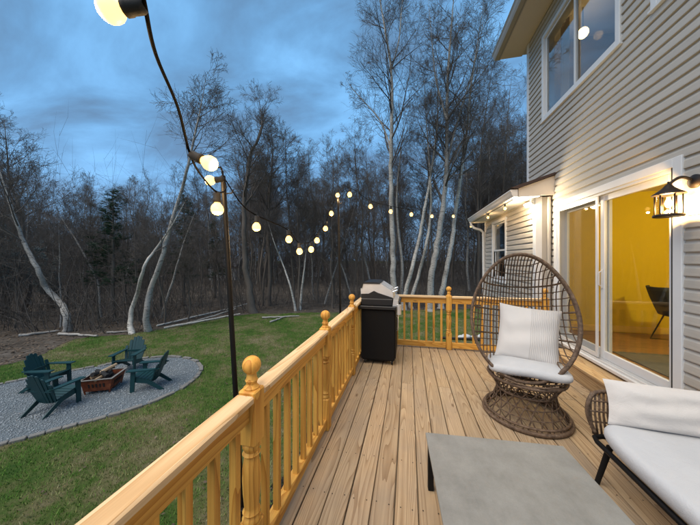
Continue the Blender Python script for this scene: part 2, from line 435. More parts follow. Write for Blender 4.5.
def gravel_mat():
    b = NB('gravel_bed'); v = b.coord('Object'); vo = b.n('ShaderNodeTexVoronoi'); b.l(v, vo.inputs['Vector']); vo.inputs['Scale'].default_value = 42
    c = b.mix(vo.outputs['Distance'], (.23, .265, .285), (.06, .07, .075))
    b.bump(vo.outputs['Distance'], .9, -.02); return b.set(c, .9)
M['gravel'] = gravel_mat()
M['pebble'] = leafmat('pebble_stone', (.13, .145, .152), (.45, .475, .49), 3)
M['paver'] = plain('edging_paver', (.20, .185, .165), .9, var=.25, scale=18, bump=.5, bdist=.006)
M['wall_paint'] = plain('yellow_wall_paint', (.64, .47, .010), .8, var=.03, scale=3, bump=.05)
M['ceiling'] = plain('ceiling_paint', (.78, .74, .66), .8, var=.02, scale=3)
M['floor_in'] = wood('oak_floor', (.27, .135, .055), (.15, .070, .025), freq=10, rough=.3, grain_axis=0)
M['rug'] = fabric('dark_rug', (.045, .05, .04), (.075, .08, .06), 200)
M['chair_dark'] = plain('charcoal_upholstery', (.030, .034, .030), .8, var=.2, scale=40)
M['skirting'] = plain('cream_skirting', (.72, .50, .10), .5, var=.03)
M['curtain'] = fabric('tan_curtain', (.42, .27, .13), (.50, .33, .17), 200)
M['glass'] = glass('window_glass')
M['glass_up'] = glass('upstairs_window_glass', extra=.12)
M['room_dark'] = plain('unlit_room_wall', (.10, .09, .12), .8, var=.05, scale=3)  # shade of the unlit upstairs room put into the wall colour
M['glass_lamp'] = glass('lantern_glass', (.98, .95, .88), 1.3)
def screen_mat():
    b = NB('insect_screen'); tr = b.n('ShaderNodeBsdfTransparent'); df = b.n('ShaderNodeBsdfDiffuse'); df.inputs[0].default_value = (.09, .09, .085, 1)
    mx = b.n('ShaderNodeMixShader'); mx.inputs[0].default_value = .18; b.l(tr.outputs[0], mx.inputs[1]); b.l(df.outputs[0], mx.inputs[2]); b.l(mx.outputs[0], b.o.inputs['Surface']); return b.m
M['screen'] = screen_mat()
M['bulb'] = emit('lit_bulb', (1.0, .58, .17), 1.35)
M['lamp_bulb'] = emit('lit_lantern_bulb', (1.0, .66, .24), 5)
M['flood'] = emit('lit_flood_lens', (1.0, .86, .62), 40)
M['ceil_lamp'] = emit('lit_ceiling_lamp', (1.0, .72, .36), 12)
M['stone'] = plain('white_stone', (.62, .61, .58), .8, var=.15, scale=12, bump=.4, bdist=.01)
M['far_wall'] = plain('far_white_cladding', (.62, .64, .66), .7, var=.06, scale=1)
M['far_roof'] = plain('far_roof', (.10, .10, .11), .9, var=.1, scale=2)

def point(name, loc, watts, col, rad, parent=None):
    l = bpy.data.lights.new(name, 'POINT'); l.energy = watts; l.color = col; l.shadow_soft_size = rad
    return link(name, l, parent, loc)
WARM = (1.0, .62, .27)

# ================================================================== THE SETTING
nr = np.random.RandomState(11)
# lawn: one sheet to the horizon
b_ = MB(); b_.add([(-400, -300, GZ), (400, -300, GZ), (400, 500, GZ), (-400, 500, GZ)], [(0, 1, 2, 3)])
struct(b_.build('ground', M['ground']))
# woodland floor: begins where the lawn stops
edge_px = [(-320, 400), (-150, 388), (-60, 374), (0, 367), (45, 354), (75, 339), (130, 334.5), (180, 325), (255, 314), (350, 312), (480, 309), (560, 307), (760, 306)]
edge = [at_z(x, y, GZ + .004) for x, y in edge_px]
fine = []
for a, c in zip(edge, edge[1:]):
    n = max(2, int((c - a).length / .25))
    for i in range(n):
        p = a.lerp(c, i / n); out = (p - EYE); out.z = 0; out.normalize()
        fine.append(p + out * (rng.uniform(-.22, .22) + .25 * math.sin(p.x * 1.7)))
far = [p + Vector((p.x - 0, p.y, 0)).normalized() * 200 for p in fine]
b_ = MB(); n = len(fine)
b_.add(fine + far, [(i, i + 1, n + i + 1, n + i) for i in range(n - 1)])
struct(b_.build('forest_floor', M['litter']))
edge2d = [(p.x, p.y) for p in fine]
def px_of(p):
    d = Vector(p) - EYE; dep = d.dot(FWD); return CX + FPX * d.dot(RGT) / dep, HY - FPX * d.z / dep, dep
ex = np.array([p[0] for p in edge_px], float); ey = np.array([p[1] for p in edge_px], float)
def in_lawn(P):                                   # P: (n,3) numpy; True where the point is on the lawn side of the wood's edge
    d = P - np.array([0, 0, CAM_H]); dep = d @ np.array(FWD); dep = np.where(dep < .05, .05, dep)
    px = CX + FPX * (d @ np.array(RGT)) / dep; py = HY - FPX * d[:, 2] / dep
    return py > np.interp(px, ex, ey)
# mulch bed along the deck
b_ = MB(); pts = [(-1.0 - .95 - .12 * math.sin(i * 1.3) - .06 * math.sin(i * 3.1), -2.5 + i * .25, GZ + .006) for i in range(34)]
q = [(1.6, p[1], GZ + .006) for p in pts]
b_.add(pts + q, [(i, i + 1, 34 + i + 1, 34 + i) for i in range(33)])
struct(b_.build('mulch_bed', M['mulch']))
# gravel circle
gr_px = [(203, 371), (198, 364), (178, 358), (150, 404), (104, 416), (60, 423), (20, 428)]
gq = [at_z(x, y, GZ) for x, y in gr_px]
sol = np.linalg.lstsq(np.array([[2 * p.x, 2 * p.y, 1] for p in gq]), np.array([p.x ** 2 + p.y ** 2 for p in gq]), rcond=None)[0]   # circle through the edge stones
GC = Vector((sol[0], sol[1], GZ)); GR = float(math.sqrt(sol[2] + sol[0] ** 2 + sol[1] ** 2)); 
gmid = (at_z(0, 393, GZ) + at_z(0, 429, GZ)) / 2; gdir = (gmid - GC).normalized(); GLEN = 2.2        # long round-ended pad
GC2 = GC + gdir * GLEN; gnor = Vector((-gdir.y, gdir.x, 0))
def pad_edge(d, r):                               # point and heading at distance d along the outline
    per = 2 * GLEN + 2 * PI * r; d = d % per
    if d < GLEN: return GC + gnor * r + gdir * d, math.atan2(gdir.y, gdir.x) + PI / 2
    d -= GLEN
    if d < PI * r: a = math.atan2(gnor.y, gnor.x) - d / r; return GC2 + Vector((math.cos(a), math.sin(a), 0)) * r, a
    d -= PI * r
    if d < GLEN: return GC2 - gnor * r - gdir * d, math.atan2(gdir.y, gdir.x) - PI / 2
    d -= GLEN; a = math.atan2(-gnor.y, -gnor.x) - d / r; return GC + Vector((math.cos(a), math.sin(a), 0)) * r, a
def pad_dist(X, Y):                               # numpy: distance to the pad's spine
    t = np.clip((X - GC.x) * gdir.x + (Y - GC.y) * gdir.y, 0, GLEN); return np.hypot(X - GC.x - t * gdir.x, Y - GC.y - t * gdir.y)
GPER = 2 * GLEN + 2 * PI * GR
b_ = MB(); N = 72
b_.add([pad_edge(GPER * i / N, GR)[0] + Vector((0, 0, .012)) for i in range(N)][::-1], [tuple(range(N))])
struct(b_.build('gravel_path', M['gravel']))
# pebbles
n = 9000
P = np.stack([nr.uniform(-1, 1, n * 3) * (GR + GLEN) + (GC.x + GC2.x) / 2, nr.uniform(-1, 1, n * 3) * (GR + GLEN) + (GC.y + GC2.y) / 2, np.full(n * 3, GZ + .016)], 1)
P = P[pad_dist(P[:, 0], P[:, 1]) < GR * .97][:n * 2]
octv = np.array([(1,0,0),(-1,0,0),(0,1,0),(0,-1,0),(0,0,1),(0,0,-1)], float)
octf = np.array([(0,2,4),(2,1,4),(1,3,4),(3,0,4),(2,0,5),(1,2,5),(3,1,5),(0,3,5)])
def scatter_oct(P, smin, smax, flat=.6):
    n = len(P); s = nr.uniform(smin, smax, (n, 1, 3)); s[:, :, 2] *= flat
    ang = nr.rand(n) * 2 * PI; c, sn = np.cos(ang), np.sin(ang)
    v = octv[None] * s; x = v[:, :, 0] * c[:, None] - v[:, :, 1] * sn[:, None]; y = v[:, :, 0] * sn[:, None] + v[:, :, 1] * c[:, None]
    v = np.stack([x, y, v[:, :, 2]], 2) + P[:, None, :]
    f = octf[None] + (np.arange(n) * 6)[:, None, None]
    return v.reshape(-1, 3), f.reshape(-1, 3)
v, f = scatter_oct(P, .012, .028)
tag(fast_mesh('gravel', v, f, M['pebble']), 'grey gravel chippings filling the long round ended fire pit area', 'gravel', kind='stuff')
# edging pavers: one by one
ring = thing('paver_edging', 'ring of grey brown edging pavers round the gravel fire pit area', 'edging', (GC.x, GC.y, GZ))
nb = int(GPER / .235); pm = None
for i in range(nb):
    if pm is None:
        pm = MB().box(-.055, .055, -.108, .108, -.05, .055, .010).mesh('paver'); bm_fix(pm); pm.materials.append(M['paver'])
    pe, a = pad_edge(GPER * (i + rng.uniform(-.06, .06)) / nb, GR + rng.uniform(-.015, .02))
    o = link('paver', pm, ring, (pe.x - GC.x, pe.y - GC.y, rng.uniform(-.012, .01))); o.rotation_euler = (rng.uniform(-.05, .05), rng.uniform(-.05, .05), a + rng.uniform(-.07, .07))
# grass blades
def blades(n, xr, yr, h0, h1, w0, w1, keep):
    P = np.stack([nr.uniform(*xr, n), nr.uniform(*yr, n), np.full(n, GZ)], 1); P = P[keep(P)]; n = len(P)
    h = nr.uniform(h0, h1, n); w = nr.uniform(w0, w1, n); a = nr.rand(n) * 2 * PI; la = nr.rand(n) * 2 * PI; lean = nr.uniform(.1, .9, n) * h
    d = np.stack([np.cos(a) * w, np.sin(a) * w, np.zeros(n)], 1)
    tip = P + np.stack([np.cos(la) * lean, np.sin(la) * lean, h], 1)
    v = np.stack([P - d, P + d, tip], 1).reshape(-1, 3); f = np.arange(n * 3).reshape(-1, 3); return v, f
def keep_grass(P):
    k = in_lawn(P + np.array([0, 0, 0])) & (pad_dist(P[:, 0], P[:, 1]) > GR + .06)
    k &= ~((P[:, 0] > -1.93) & (P[:, 0] < 2.6) & (P[:, 1] < 5.2) & (P[:, 1] > -3))
    d = np.hypot(P[:, 0], P[:, 1]); k &= nr.rand(len(P)) < np.clip(1.25 - d / 28, .25, 1)
    # thinner where the turf is worn
    return k
va, fa = blades(520000, (-17, 7), (.2, 22), .025, .065, .0035, .0075, keep_grass)
tag(fast_mesh('grass', va, fa, M['grass']), 'short patchy green and straw coloured lawn grass', 'grass', kind='stuff')
# dead leaves on the woodland floor and blown on to the lawn
def leaves(P, s0, s1, lift=.02):
    n = len(P); s = nr.uniform(s0, s1, (n, 1)); a = nr.rand(n) * 2 * PI; t = nr.uniform(-.5, .5, (n, 2))
    u = np.stack([np.cos(a), np.sin(a), t[:, 0]], 1) * s; w = np.stack([-np.sin(a), np.cos(a), t[:, 1]], 1) * s * .6
    P = P + np.array([0, 0, lift]); v = np.stack([P - u, P - w, P + u, P + w], 1).reshape(-1, 3)
    return v, np.arange(n * 4).reshape(-1, 4)
n = 26000; px = nr.uniform(-160, 600, n); dep = 7 + 30 * nr.rand(n) ** 1.5
P = np.array(FWD)[None] * dep[:, None] + np.array(RGT)[None] * (((px - CX) / FPX) * dep)[:, None]; P[:, 2] = GZ + .004
P = P[~in_lawn(P)]
v1, f1 = leaves(P, .03, .075)
n = 1500; P2 = np.stack([nr.uniform(-12, 4, n), nr.uniform(.5, 14, n), np.full(n, GZ + .02)], 1); P2 = P2[keep_grass(P2)]
v2, f2 = leaves(P2, .015, .04)
tag(fast_mesh('leaf_litter', np.vstack([v1, v2]), np.vstack([f1, f2 + len(v1)]), M['leaf']), 'brown dead leaves strewn over the woodland floor and lawn', 'leaves', kind='stuff')
n = 9000; P = np.stack([nr.uniform(-1.95, -.6, n), nr.uniform(-1, 5.4, n), np.full(n, GZ + .012)], 1)
v, f = leaves(P, .012, .035, .01)
tag(fast_mesh('mulch_chips', v, f, M['chip']), 'black bark mulch chips beside the deck', 'mulch', kind='stuff')

# ================================================================== DECK
DX0, DX1, DY0, DY1 = -.805, 2.375, -1.5, 4.86
deck = thing('deck', 'timber deck of weathered tan pine boards running towards the woods', 'deck')
BW, BG = .1372, .0075
mesh_cache = {}
def board_mesh(L):
    k = round(L, 3)
    if k not in mesh_cache:
        me = MB().box(0, BW, 0, L, -.028, 0, .004).mesh('board'); bm_fix(me); me.materials.append(M['deck']); mesh_cache[k] = me
    return mesh_cache[k]
nbd = int((DX1 - DX0) / (BW + BG))
for i in range(nbd):
    x = DX0 + i * (BW + BG)
    cuts = [DY0] + ([[3.37], [], [], [3.37], [], []][(i * 5 + 2) % 6]) + [DY1 + rng.uniform(-.006, .006)]
    for a, c in zip(cuts, cuts[1:]):
        o = link('board', board_mesh(c - a - .005), deck, (x + rng.uniform(-.0012, .0012), a, rng.uniform(-.0015, .001)))
b_ = MB()
for i in range(nbd):
    for j in range(17):
        for s_ in (.028, BW - .028):
            cx_, cy_ = DX0 + i * (BW + BG) + s_ + rng.uniform(-.006, .006), -1.4 + j * .385 + rng.uniform(-.008, .008)
            b_.add([(cx_ + .0045 * math.cos(k * PI / 3), cy_ + .0045 * math.sin(k * PI / 3), .0014) for k in range(6)], [tuple(range(6))])
o = b_.build('screw_head', M['bronze'], deck); o['kind'] = 'stuff'
MB().box(DX0, DX1, DY0, DY1 - .02, -.30, -.034).build('joist_frame', M['deck'], deck)
MB().box(DX0 - .036, DX0 - .002, DY0, DY1 + .02, -.32, -.004, .004).build('fascia_board', M['rail'], deck)
MB().box(DX0, DX1, DY1 + .004, DY1 + .04, -.32, -.004, .004).build('fascia_board', M['rail_x'], deck)
for y in (-.9, 1.6, 4.5):
    for x in (-.70, 2.0): MB().box(x - .045, x + .045, y - .045, y + .045, GZ - .1, -.305).build('support_post', M['rail_z'], deck)

# ---- railings
RH = .912
def post_parts(parent, x, y):
    w = .0445
    p = MB().box(x-w, x+w, y-w, y+w, .0, .285, .006).build('post', M['rail_z'], parent)
    MB().box(x-w, x+w, y-w, y+w, .665, RH + .012, .007).build('post_block', M['rail_z'], p)
    prof = [(.030, .272), (.043, .288), (.0445, .300), (.0385, .309), (.0335, .318), (.0425, .332), (.0335, .346), (.0345, .36), (.041, .43), (.0440, .49), (.0425, .54), (.036, .585),
            (.0325, .60), (.0430, .612), (.0330, .625), (.0385, .636), (.0445, .648), (.043, .662), (.03, .68)]
    MB().lathe(prof, (x, y, 0), 20).build('spindle', M['rail_z'], p, True, 50)
    bp = [(.036, RH + .008), (.037, RH + .018), (.030, RH + .024), (.0245, RH + .034), (.0275, RH + .046), (.0305, RH + .052), (.0255, RH + .060)]
    c, r = RH + .123, .044
    for k in range(11):
        t = -1.05 + (PI / 2 + 1.05) * k / 10
        bp.append((max(.001, r * math.cos(t)), c + r * math.sin(t)))
    MB().lathe(bp, (x, y, 0), 22).build('finial', M['rail_z'], p, True, 40)
bal_me = None
def baluster(parent, x, y):
    global bal_me
    if bal_me is None:
        bal_me = MB().box(-.0175, .0175, -.0175, .0175, .095, .82, .003).mesh('baluster'); bm_fix(bal_me); bal_me.materials.append(M['rail_z'])
    o = link('baluster', bal_me, parent, (x + rng.uniform(-.001, .001), y + rng.uniform(-.003, .003), 0)); o.rotation_euler.z = rng.uniform(-.03, .03)
RX = -.745
PY = [-.02, 1.15, 2.315, 3.475, 4.70]
lr = thing('side_railing', 'golden pine railing along the lawn edge of the deck, with ball finials', 'railing')
for y in PY: post_parts(lr, RX, y)
for a, c in zip(PY, PY[1:]):
    y0, y1 = a + .046, c - .046
    MB().box(RX - .046, RX + .046, y0, y1, RH - .038, RH, .008).build('handrail', M['cap'], lr)
    MB().box(RX - .019, RX + .019, y0, y1, RH - .128, RH - .0385, .003).build('upper_rail', M['rail'], lr)
    MB().box(RX - .024, RX + .028, y0, y1, .040, .108, .004).build('lower_rail', M['rail'], lr)
    n = 8
    for k in range(n): baluster(lr, RX, y0 + (y1 - y0) * (k + .62) / (n + .24))
rr_ = thing('end_railing', 'golden pine railing across the wood end of the deck up to the house', 'railing')
EY = 4.795; EXs = [RX + .0, .675, 2.10]
post_parts(rr_, .675, EY); post_parts(rr_, 2.13, EY)
for a, c in ((RX + .05, .675), (.675, 2.13)):
    x0, x1 = a + .046, c - .046
    MB().box(x0, x1, EY - .046, EY + .046, RH - .038, RH, .008).build('handrail', M['cap_x'], rr_)
    MB().box(x0, x1, EY - .019, EY + .019, RH - .128, RH - .0385, .003).build('upper_rail', M['rail_x'], rr_)
    MB().box(x0, x1, EY - .026, EY + .026, .030, .118, .004).build('lower_rail', M['rail_x'], rr_)
    n = int((x1 - x0) / .125)
    for k in range(n): baluster(rr_, x0 + (x1 - x0) * (k + .6) / (n + .2), EY)

# ---- step below the sliding door
st = thing('deck_step', 'low box step of pine boards below the sliding glass door', 'step')
SX0, SX1, SY0, SY1 = 2.085, 2.36, 2.2, 4.62
for k in range(2):
    w = (SX1 - SX0 + .015) / 2
    MB().box(SX0 - .015 + k * w, SX0 - .015 + (k + 1) * w - .005, SY0, SY1, .168, .199, .004).build('tread_board', M['step'], st)
MB().box(SX0, SX0 + .035, SY0 + .01, SY1 - .01, .002, .166, .003).build('riser', M['step'], st)
MB().box(SX0 + .037, SX1, SY1 - .045, SY1 - .01, .002, .166).build('side_board', M['step'], st)
MB().box(SX0 + .037, SX1, SY0 + .01, SY0 + .045, .002, .166).build('side_board', M['step'], st)

# ================================================================== HOUSE
WX = 2.38
house = thing('house', 'two storey house in greige lap siding with white trim and lit sliding door', 'house', (0, 0, 0))
def wall_core(name, x0, x1, y0, y1, z0, z1, ops, parent):
    b = MB(); ys = sorted({y0, y1, *[o[0] for o in ops], *[o[1] for o in ops]}); zs = sorted({z0, z1, *[o[2] for o in ops], *[o[3] for o in ops]})
    for a, c in zip(ys, ys[1:]):
        for d, e_ in zip(zs, zs[1:]):
            m = ((a + c) / 2, (d + e_) / 2)
            if any(o[0] < m[0] < o[1] and o[2] < m[1] < o[3] for o in ops): continue
            b.box(x0, x1, a, c, d, e_)
    return b.build(name, M['siding'], parent)
CH = .1045
sid_prof = [(.0, .0), (-.010, .004), (-.0205, 0.), (-.0215, .008), (-.0165, .066), (-.0055, .088), (-.0015, CH), (.0, CH)]
def siding(x, y0, y1, z0, z1, ops, parent):
    k = 0; z = z0
    while z < z1 - .01:
        h = min(CH, z1 - z); mid = z + h / 2
        spans = [(y0, y1)]
        for o in ops:
            if o[2] < mid < o[3]:
                ns = []
                for a, c in spans:
                    if o[1] <= a or o[0] >= c: ns.append((a, c)); continue
                    if o[0] - a > .02: ns.append((a, o[0]))
                    if c - o[1] > .02: ns.append((o[1], c))
                spans = ns
        for a, c in spans:
            key = ('sid', round(c - a, 3), round(h, 3))
            if key not in mesh_cache:
                me = MB().extr([(p[0], min(p[1], h)) for p in sid_prof], 0, c - a).mesh('siding_board'); bm_fix(me); me.materials.append(M['siding']); mesh_cache[key] = me
            link('siding_board', mesh_cache[key], parent, (x + rng.uniform(-.0008, .0008), a, z))
        z += CH; k += 1
DOOR = (2.90, 5.00, .235, 2.47); WIN = (3.60, 5.41, 4.02, 5.55); WIN2 = (2.15, 3.21, 4.02, 5.55)
ops = [DOOR, WIN, WIN2]
YE = 6.04
core_ops = [(DOOR[0] + .085, DOOR[1] - .085, DOOR[2], DOOR[3] - .085), (WIN[0] + .07, WIN[1] - .07, WIN[2] + .07, WIN[3] - .07), (WIN2[0] + .07, WIN2[1] - .07, WIN2[2] + .07, WIN2[3] - .07)]
core = wall_core('wall', WX, WX + .14, -1.6, YE, GZ - .1, 5.9, core_ops, house)
siding(WX, -1.6, YE - .06, -.06, 5.9, ops, core)
MB().box(WX + .14, 7.0, YE - .14, YE, GZ - .1, 5.9).build('end_wall', M['siding'], house)
MB().box(WX - .022, WX + .03, YE - .075, YE + .012, 2.4, 5.9, .003).build('corner_board', M['white'], core)
# sliding door
dr = MB(); y0, y1, z0, z1 = DOOR; tw = .085
dr.box(WX - .034, WX + .012, y0, y0 + tw, z0, z1, .004); dr.box(WX - .034, WX + .012, y1 - tw, y1, z0, z1, .004); dr.box(WX - .0335, WX + .0115, y0 + tw, y1 - tw, z1 - tw, z1, .004)
door = dr.build('sliding_door', M['white'], house)
a, c = y0 + tw, y1 - tw
MB().box(WX - .02, WX + .12, a, a + .028, z0 + .05, z1 - tw).build('jamb', M['rubber'], door)
MB().box(WX - .02, WX + .12, c - .028, c, z0 + .05, z1 - tw).build('jamb', M['white'], door)
MB().box(WX - .02, WX + .12, a + .028, c - .028, z1 - tw - .03, z1 - tw - .001).build('head_jamb', M['white'], door)
tb = MB(); tb.box(WX - .075, WX + .13, y0 - .01, y1 + .01, z0 - .01, z0 + .028, .004); tb.box(WX - .045, WX - .033, a, c, z0 + .0285, z0 + .052); tb.box(WX + .012, WX + .022, a, c, z0 + .0285, z0 + .058); tb.box(WX + .06, WX + .12, a, c, z0 + .0285, z0 + .068)
tb.build('track', M['white_metal'], door)
midy = 3.955
def panel(ya, yb, x, sname):
    s_ = .068; zb, zt = z0 + .06, z1 - tw - .032; f_ = MB()
    f_.box(x, x + .036, ya, ya + s_, zb, zt, .004); f_.box(x, x + .036, yb - s_, yb, zb, zt, .004)
    f_.box(x + .001, x + .035, ya + s_, yb - s_, zt - .075, zt, .004); f_.box(x + .001, x + .035, ya + s_, yb - s_, zb, zb + .10, .004)
    f_.build(sname, M['white'], door)
    MB().box(x + .014, x + .020, ya + s_ - .01, yb - s_ + .01, zb + .09, zt - .065).build('pane', M['glass'], door)
    return ya + s_, yb - s_, zb + .10, zt - .075
panel(a + .030, midy + .04, WX + .018, 'sash')
pa, pb, pc, pd = panel(midy - .035, c - .030, WX + .066, 'sash')
# insect screen in front of the fixed pane
s_ = MB(); x = WX - .024
for q in ((midy + .02, midy + .06), (c - .068, c - .030)): s_.box(x, x + .014, q[0], q[1], z0 + .062, z1 - tw - .034)
s_.box(x, x + .014, midy + .06, c - .068, z1 - tw - .075, z1 - tw - .034); s_.box(x, x + .014, midy + .06, c - .068, z0 + .062, z0 + .11)
s_.build('screen_frame', M['white_metal'], door)
MB().box(x + .006, x + .008, midy + .058, c - .066, z0 + .108, z1 - tw - .073).build('insect_screen', M['screen'], door)
hb = MB(); hb.box(WX + .002, WX + .018, midy - .012, midy + .012, 1.18, 1.42, .003); hb.tube([(WX + .01, midy, 1.2), (WX - .02, midy, 1.22), (WX - .02, midy, 1.38), (WX + .01, midy, 1.4)], .007, 8)
hb.build('handle', M['white_metal'], door)
# windows
def window(W, x, parent, mull=True, pane_mat='glass_up', t=.07, slide=None, horizontal=False):
    y0, y1, z0, z1 = W; f_ = MB()
    f_.box(x - .036, x + .06, y0, y0 + t, z0, z1, .004); f_.box(x - .036, x + .06, y1 - t, y1, z0, z1, .004)
    f_.box(x - .0355, x + .059, y0 + t, y1 - t, z1 - t, z1, .004); f_.box(x - .0355, x + .059, y0 + t, y1 - t, z0, z0 + t, .004)
    w = f_.build('window', M['white'], parent)
    MB().box(x - .048, x + .02, y0 - .015, y1 + .015, z0 - .028, z0 - .002, .003).build('sill', M['white'], w)
    m = (y0 + y1) / 2; sa = .04
    if horizontal:
        zm = (z0 + z1) / 2
        cells = [(y0 + t, y1 - t, z0 + t, zm + .02, .026), (y0 + t, y1 - t, zm - .02, z1 - t, .004)]
    elif mull: cells = [(y0 + t, m + .025, z0 + t, z1 - t, .026), (m - .025, y1 - t, z0 + t, z1 - t, .0)]
    else: cells = [(y0 + t, y1 - t, z0 + t, z1 - t, .01)]
    for (a, c, d, e_, dx) in cells:
        g = MB(); X = x + dx
        g.box(X, X + .022, a + .001, a + sa, d + .001, e_ - .001, .003); g.box(X, X + .022, c - sa, c - .001, d + .001, e_ - .001, .003)
        g.box(X + .001, X + .021, a + sa, c - sa, e_ - sa, e_ - .001, .003); g.box(X + .001, X + .021, a + sa, c - sa, d + .001, d + sa, .003)
        g.build('sash', M['white'], w)
        MB().box(X + .009, X + .013, a + sa - .006, c - sa + .006, d + sa - .006, e_ - sa + .006).build('pane', M[pane_mat], w)
    return w
w1 = window(WIN, WX, house)
b_ = MB()
pts = [(WX + .22 + .02 * math.sin(k * 1.9), WIN[1] - .10 - k * .03) for k in range(9)]
b_.add([(p[0], p[1], z) for z in (4.0, 5.6) for p in pts], [(k, k + 1, k + 10, k + 9) for k in range(8)])
b_.build('curtain', M['curtain'], w1)
window(WIN2, WX, house, mull=False)
# rooms
FZ = .265
fl_in = MB().box(WX + .145, 6.4, 1.6, 5.56, FZ - .1, FZ - .014).build('interior_floor', M['floor_in'], house)
fb_me = MB().box(0, 6.39 - WX - .15, 0, .127, -.013, 0, .002).mesh('floor_board'); bm_fix(fb_me); fb_me.materials.append(M['floor_in'])
for k in range(30): link('floor_board', fb_me, fl_in, (WX + .15, 1.61 + k * .1305, FZ))
MB().box(WX + .145, 6.4, 1.6, 5.56, 2.72, 2.80).build('interior_ceiling', M['ceiling'], house)
MB().box(WX + .145, 6.4, 5.565, 5.665, FZ - .1, 2.8).build('interior_wall', M['wall_paint'], house)
MB().box(6.405, 6.5, 1.6, 5.56, FZ - .1, 2.8).build('interior_wall', M['wall_paint'], house)
MB().box(WX + .145, 6.4, 1.5, 1.595, FZ - .1, 2.8).build('interior_wall', M['wall_paint'], house)
MB().box(WX + .15, 6.4, 5.545, 5.563, FZ + .002, FZ + .11, .002).build('skirting_board', M['skirting'], house)
MB().box(WX + .142, WX + .155, 5.0, 5.56, FZ, 2.72).build('interior_lining', M['wall_paint'], house)
MB().box(WX + .145, 6.4, 1.6, 5.88, 3.05, 3.15).build('upstairs_floor', M['floor_in'], house)
MB().box(WX + .145, 6.4, 1.6, 5.88, 5.78, 5.86).build('upstairs_ceiling', M['ceiling'], house)
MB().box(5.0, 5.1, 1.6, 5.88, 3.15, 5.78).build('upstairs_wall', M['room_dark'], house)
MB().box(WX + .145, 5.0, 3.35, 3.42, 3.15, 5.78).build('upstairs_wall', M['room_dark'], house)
# main eave
b_ = MB(); b_.box(1.93, WX - .002, -1.6, YE + .30, 5.905, 5.925)
sf = b_.build('soffit', M['soffit'], house)
gp = [(1.80, 6.06), (1.795, 6.045), (1.815, 6.01), (1.83, 5.96), (1.85, 5.915), (1.925, 5.91), (1.925, 6.06)]
MB().extr(gp, -1.6, YE + .33).build('gutter', M['gutter'], house)
MB().box(1.927, 1.945, -1.6, YE + .31, 5.89, 6.1).build('fascia', M['gutter'], house)
MB().extr([(1.93, 6.09), (7.0, 8.3), (7.0, 8.4), (1.88, 6.14)], -1.6, YE + .34).build('roof', M['shingle'], house)
MB().extr([(WX, 5.93), (7.0, 5.93), (7.0, 8.24), (WX, 6.25)], YE - .1, YE - .02).build('gable_wall', M['siding'], house)
MB().box(WX, 7.0, YE + .02, YE + .30, 5.93, 5.95).build('rake_soffit', M['soffit'], house)
# single storey extension
EX, EY0, EY1, EZ = 2.15, 5.13, 8.20, 2.60
EWIN = (6.50, 7.52, 1.02, 2.50)
e_core = wall_core('extension_wall', EX, EX + .14, EY0, EY1, GZ - .1, EZ, [(EWIN[0] + .07, EWIN[1] - .07, EWIN[2] + .07, EWIN[3] - .07)], house)
siding(EX, EY0 + .08, EY1 - .06, -1.60, EZ, [EWIN], e_core)
MB().box(EX - .024, EX + .075, EY0 - .022, EY0 - .002, -1.6, EZ + .02, .003).build('corner_board', M['white'], e_core)
MB().box(EX + .077, WX - .016, EY0 - .012, EY0 - .002, -1.6, EZ + .01).build('return_wall', M['siding'], e_core)
MB().tube([(WX - .06, EY0 - .045, EZ), (WX - .06, EY0 - .045, -.0)], .026, 8).build('corner_pipe', M['gutter'], house, True, 40)
MB().box(EX - .024, EX - .001, EY0 - .001, EY0 + .085, -1.6, EZ, .003).build('corner_board', M['white'], e_core)
MB().box(EX - .024, EX + .03, EY1 - .07, EY1 + .012, -1.6, EZ, .003).build('corner_board', M['white'], e_core)
MB().box(EX, 6, EY1 - .14, EY1 - .01, GZ - .1, 2.72).build('end_wall', M['siding'], house)
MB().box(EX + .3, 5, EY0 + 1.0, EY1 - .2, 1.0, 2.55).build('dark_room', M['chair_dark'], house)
window(EWIN, EX, house, horizontal=True, pane_mat='glass')
MB().box(1.82, EX - .002, EY0 - .14, EY1 + .12, EZ, EZ + .015).build('extension_soffit', M['white'], house)
g2 = [(1.70, 2.735), (1.695, 2.72), (1.712, 2.69), (1.725, 2.65), (1.745, 2.612), (1.815, 2.608), (1.815, 2.735)]
MB().extr(g2, EY0 - .13, EY1 + .14).build('extension_gutter', M['white_metal'], house)
MB().extr([(1.80, 2.745), (WX - .001, 2.95), (WX - .001, 2.99), (1.70, 2.765)], EY0 - .16, EY1 + .15).build('extension_roof', M['shingle'], house)
MB().extr([(WX, 2.95), (6, 4.35), (6, 4.4), (WX, 2.99)], YE + .02, EY1 + .15).build('extension_roof', M['shingle'], house)
MB().extr([(1.83, 2.618), (WX - .003, 2.618), (WX - .003, 2.94), (1.83, 2.752)], EY0 - .12, EY0 - .095).build('rake_panel', M['soffit'], house)
b_ = MB(); b_.tube([(1.76, EY1 + .02, 2.62), (1.77, EY1 + .02, 2.52), (1.85, EY1 + .0, 2.44), (2.0, EY1 - .04, 2.38), (2.075, EY1 - .06, 2.30), (2.085, EY1 - .06, 1.2), (2.085, EY1 - .06, -1.6), (1.98, EY1 - .06, -1.9)], .036, 8)
b_.build('downspout', M['white_metal'], house, True, 40)

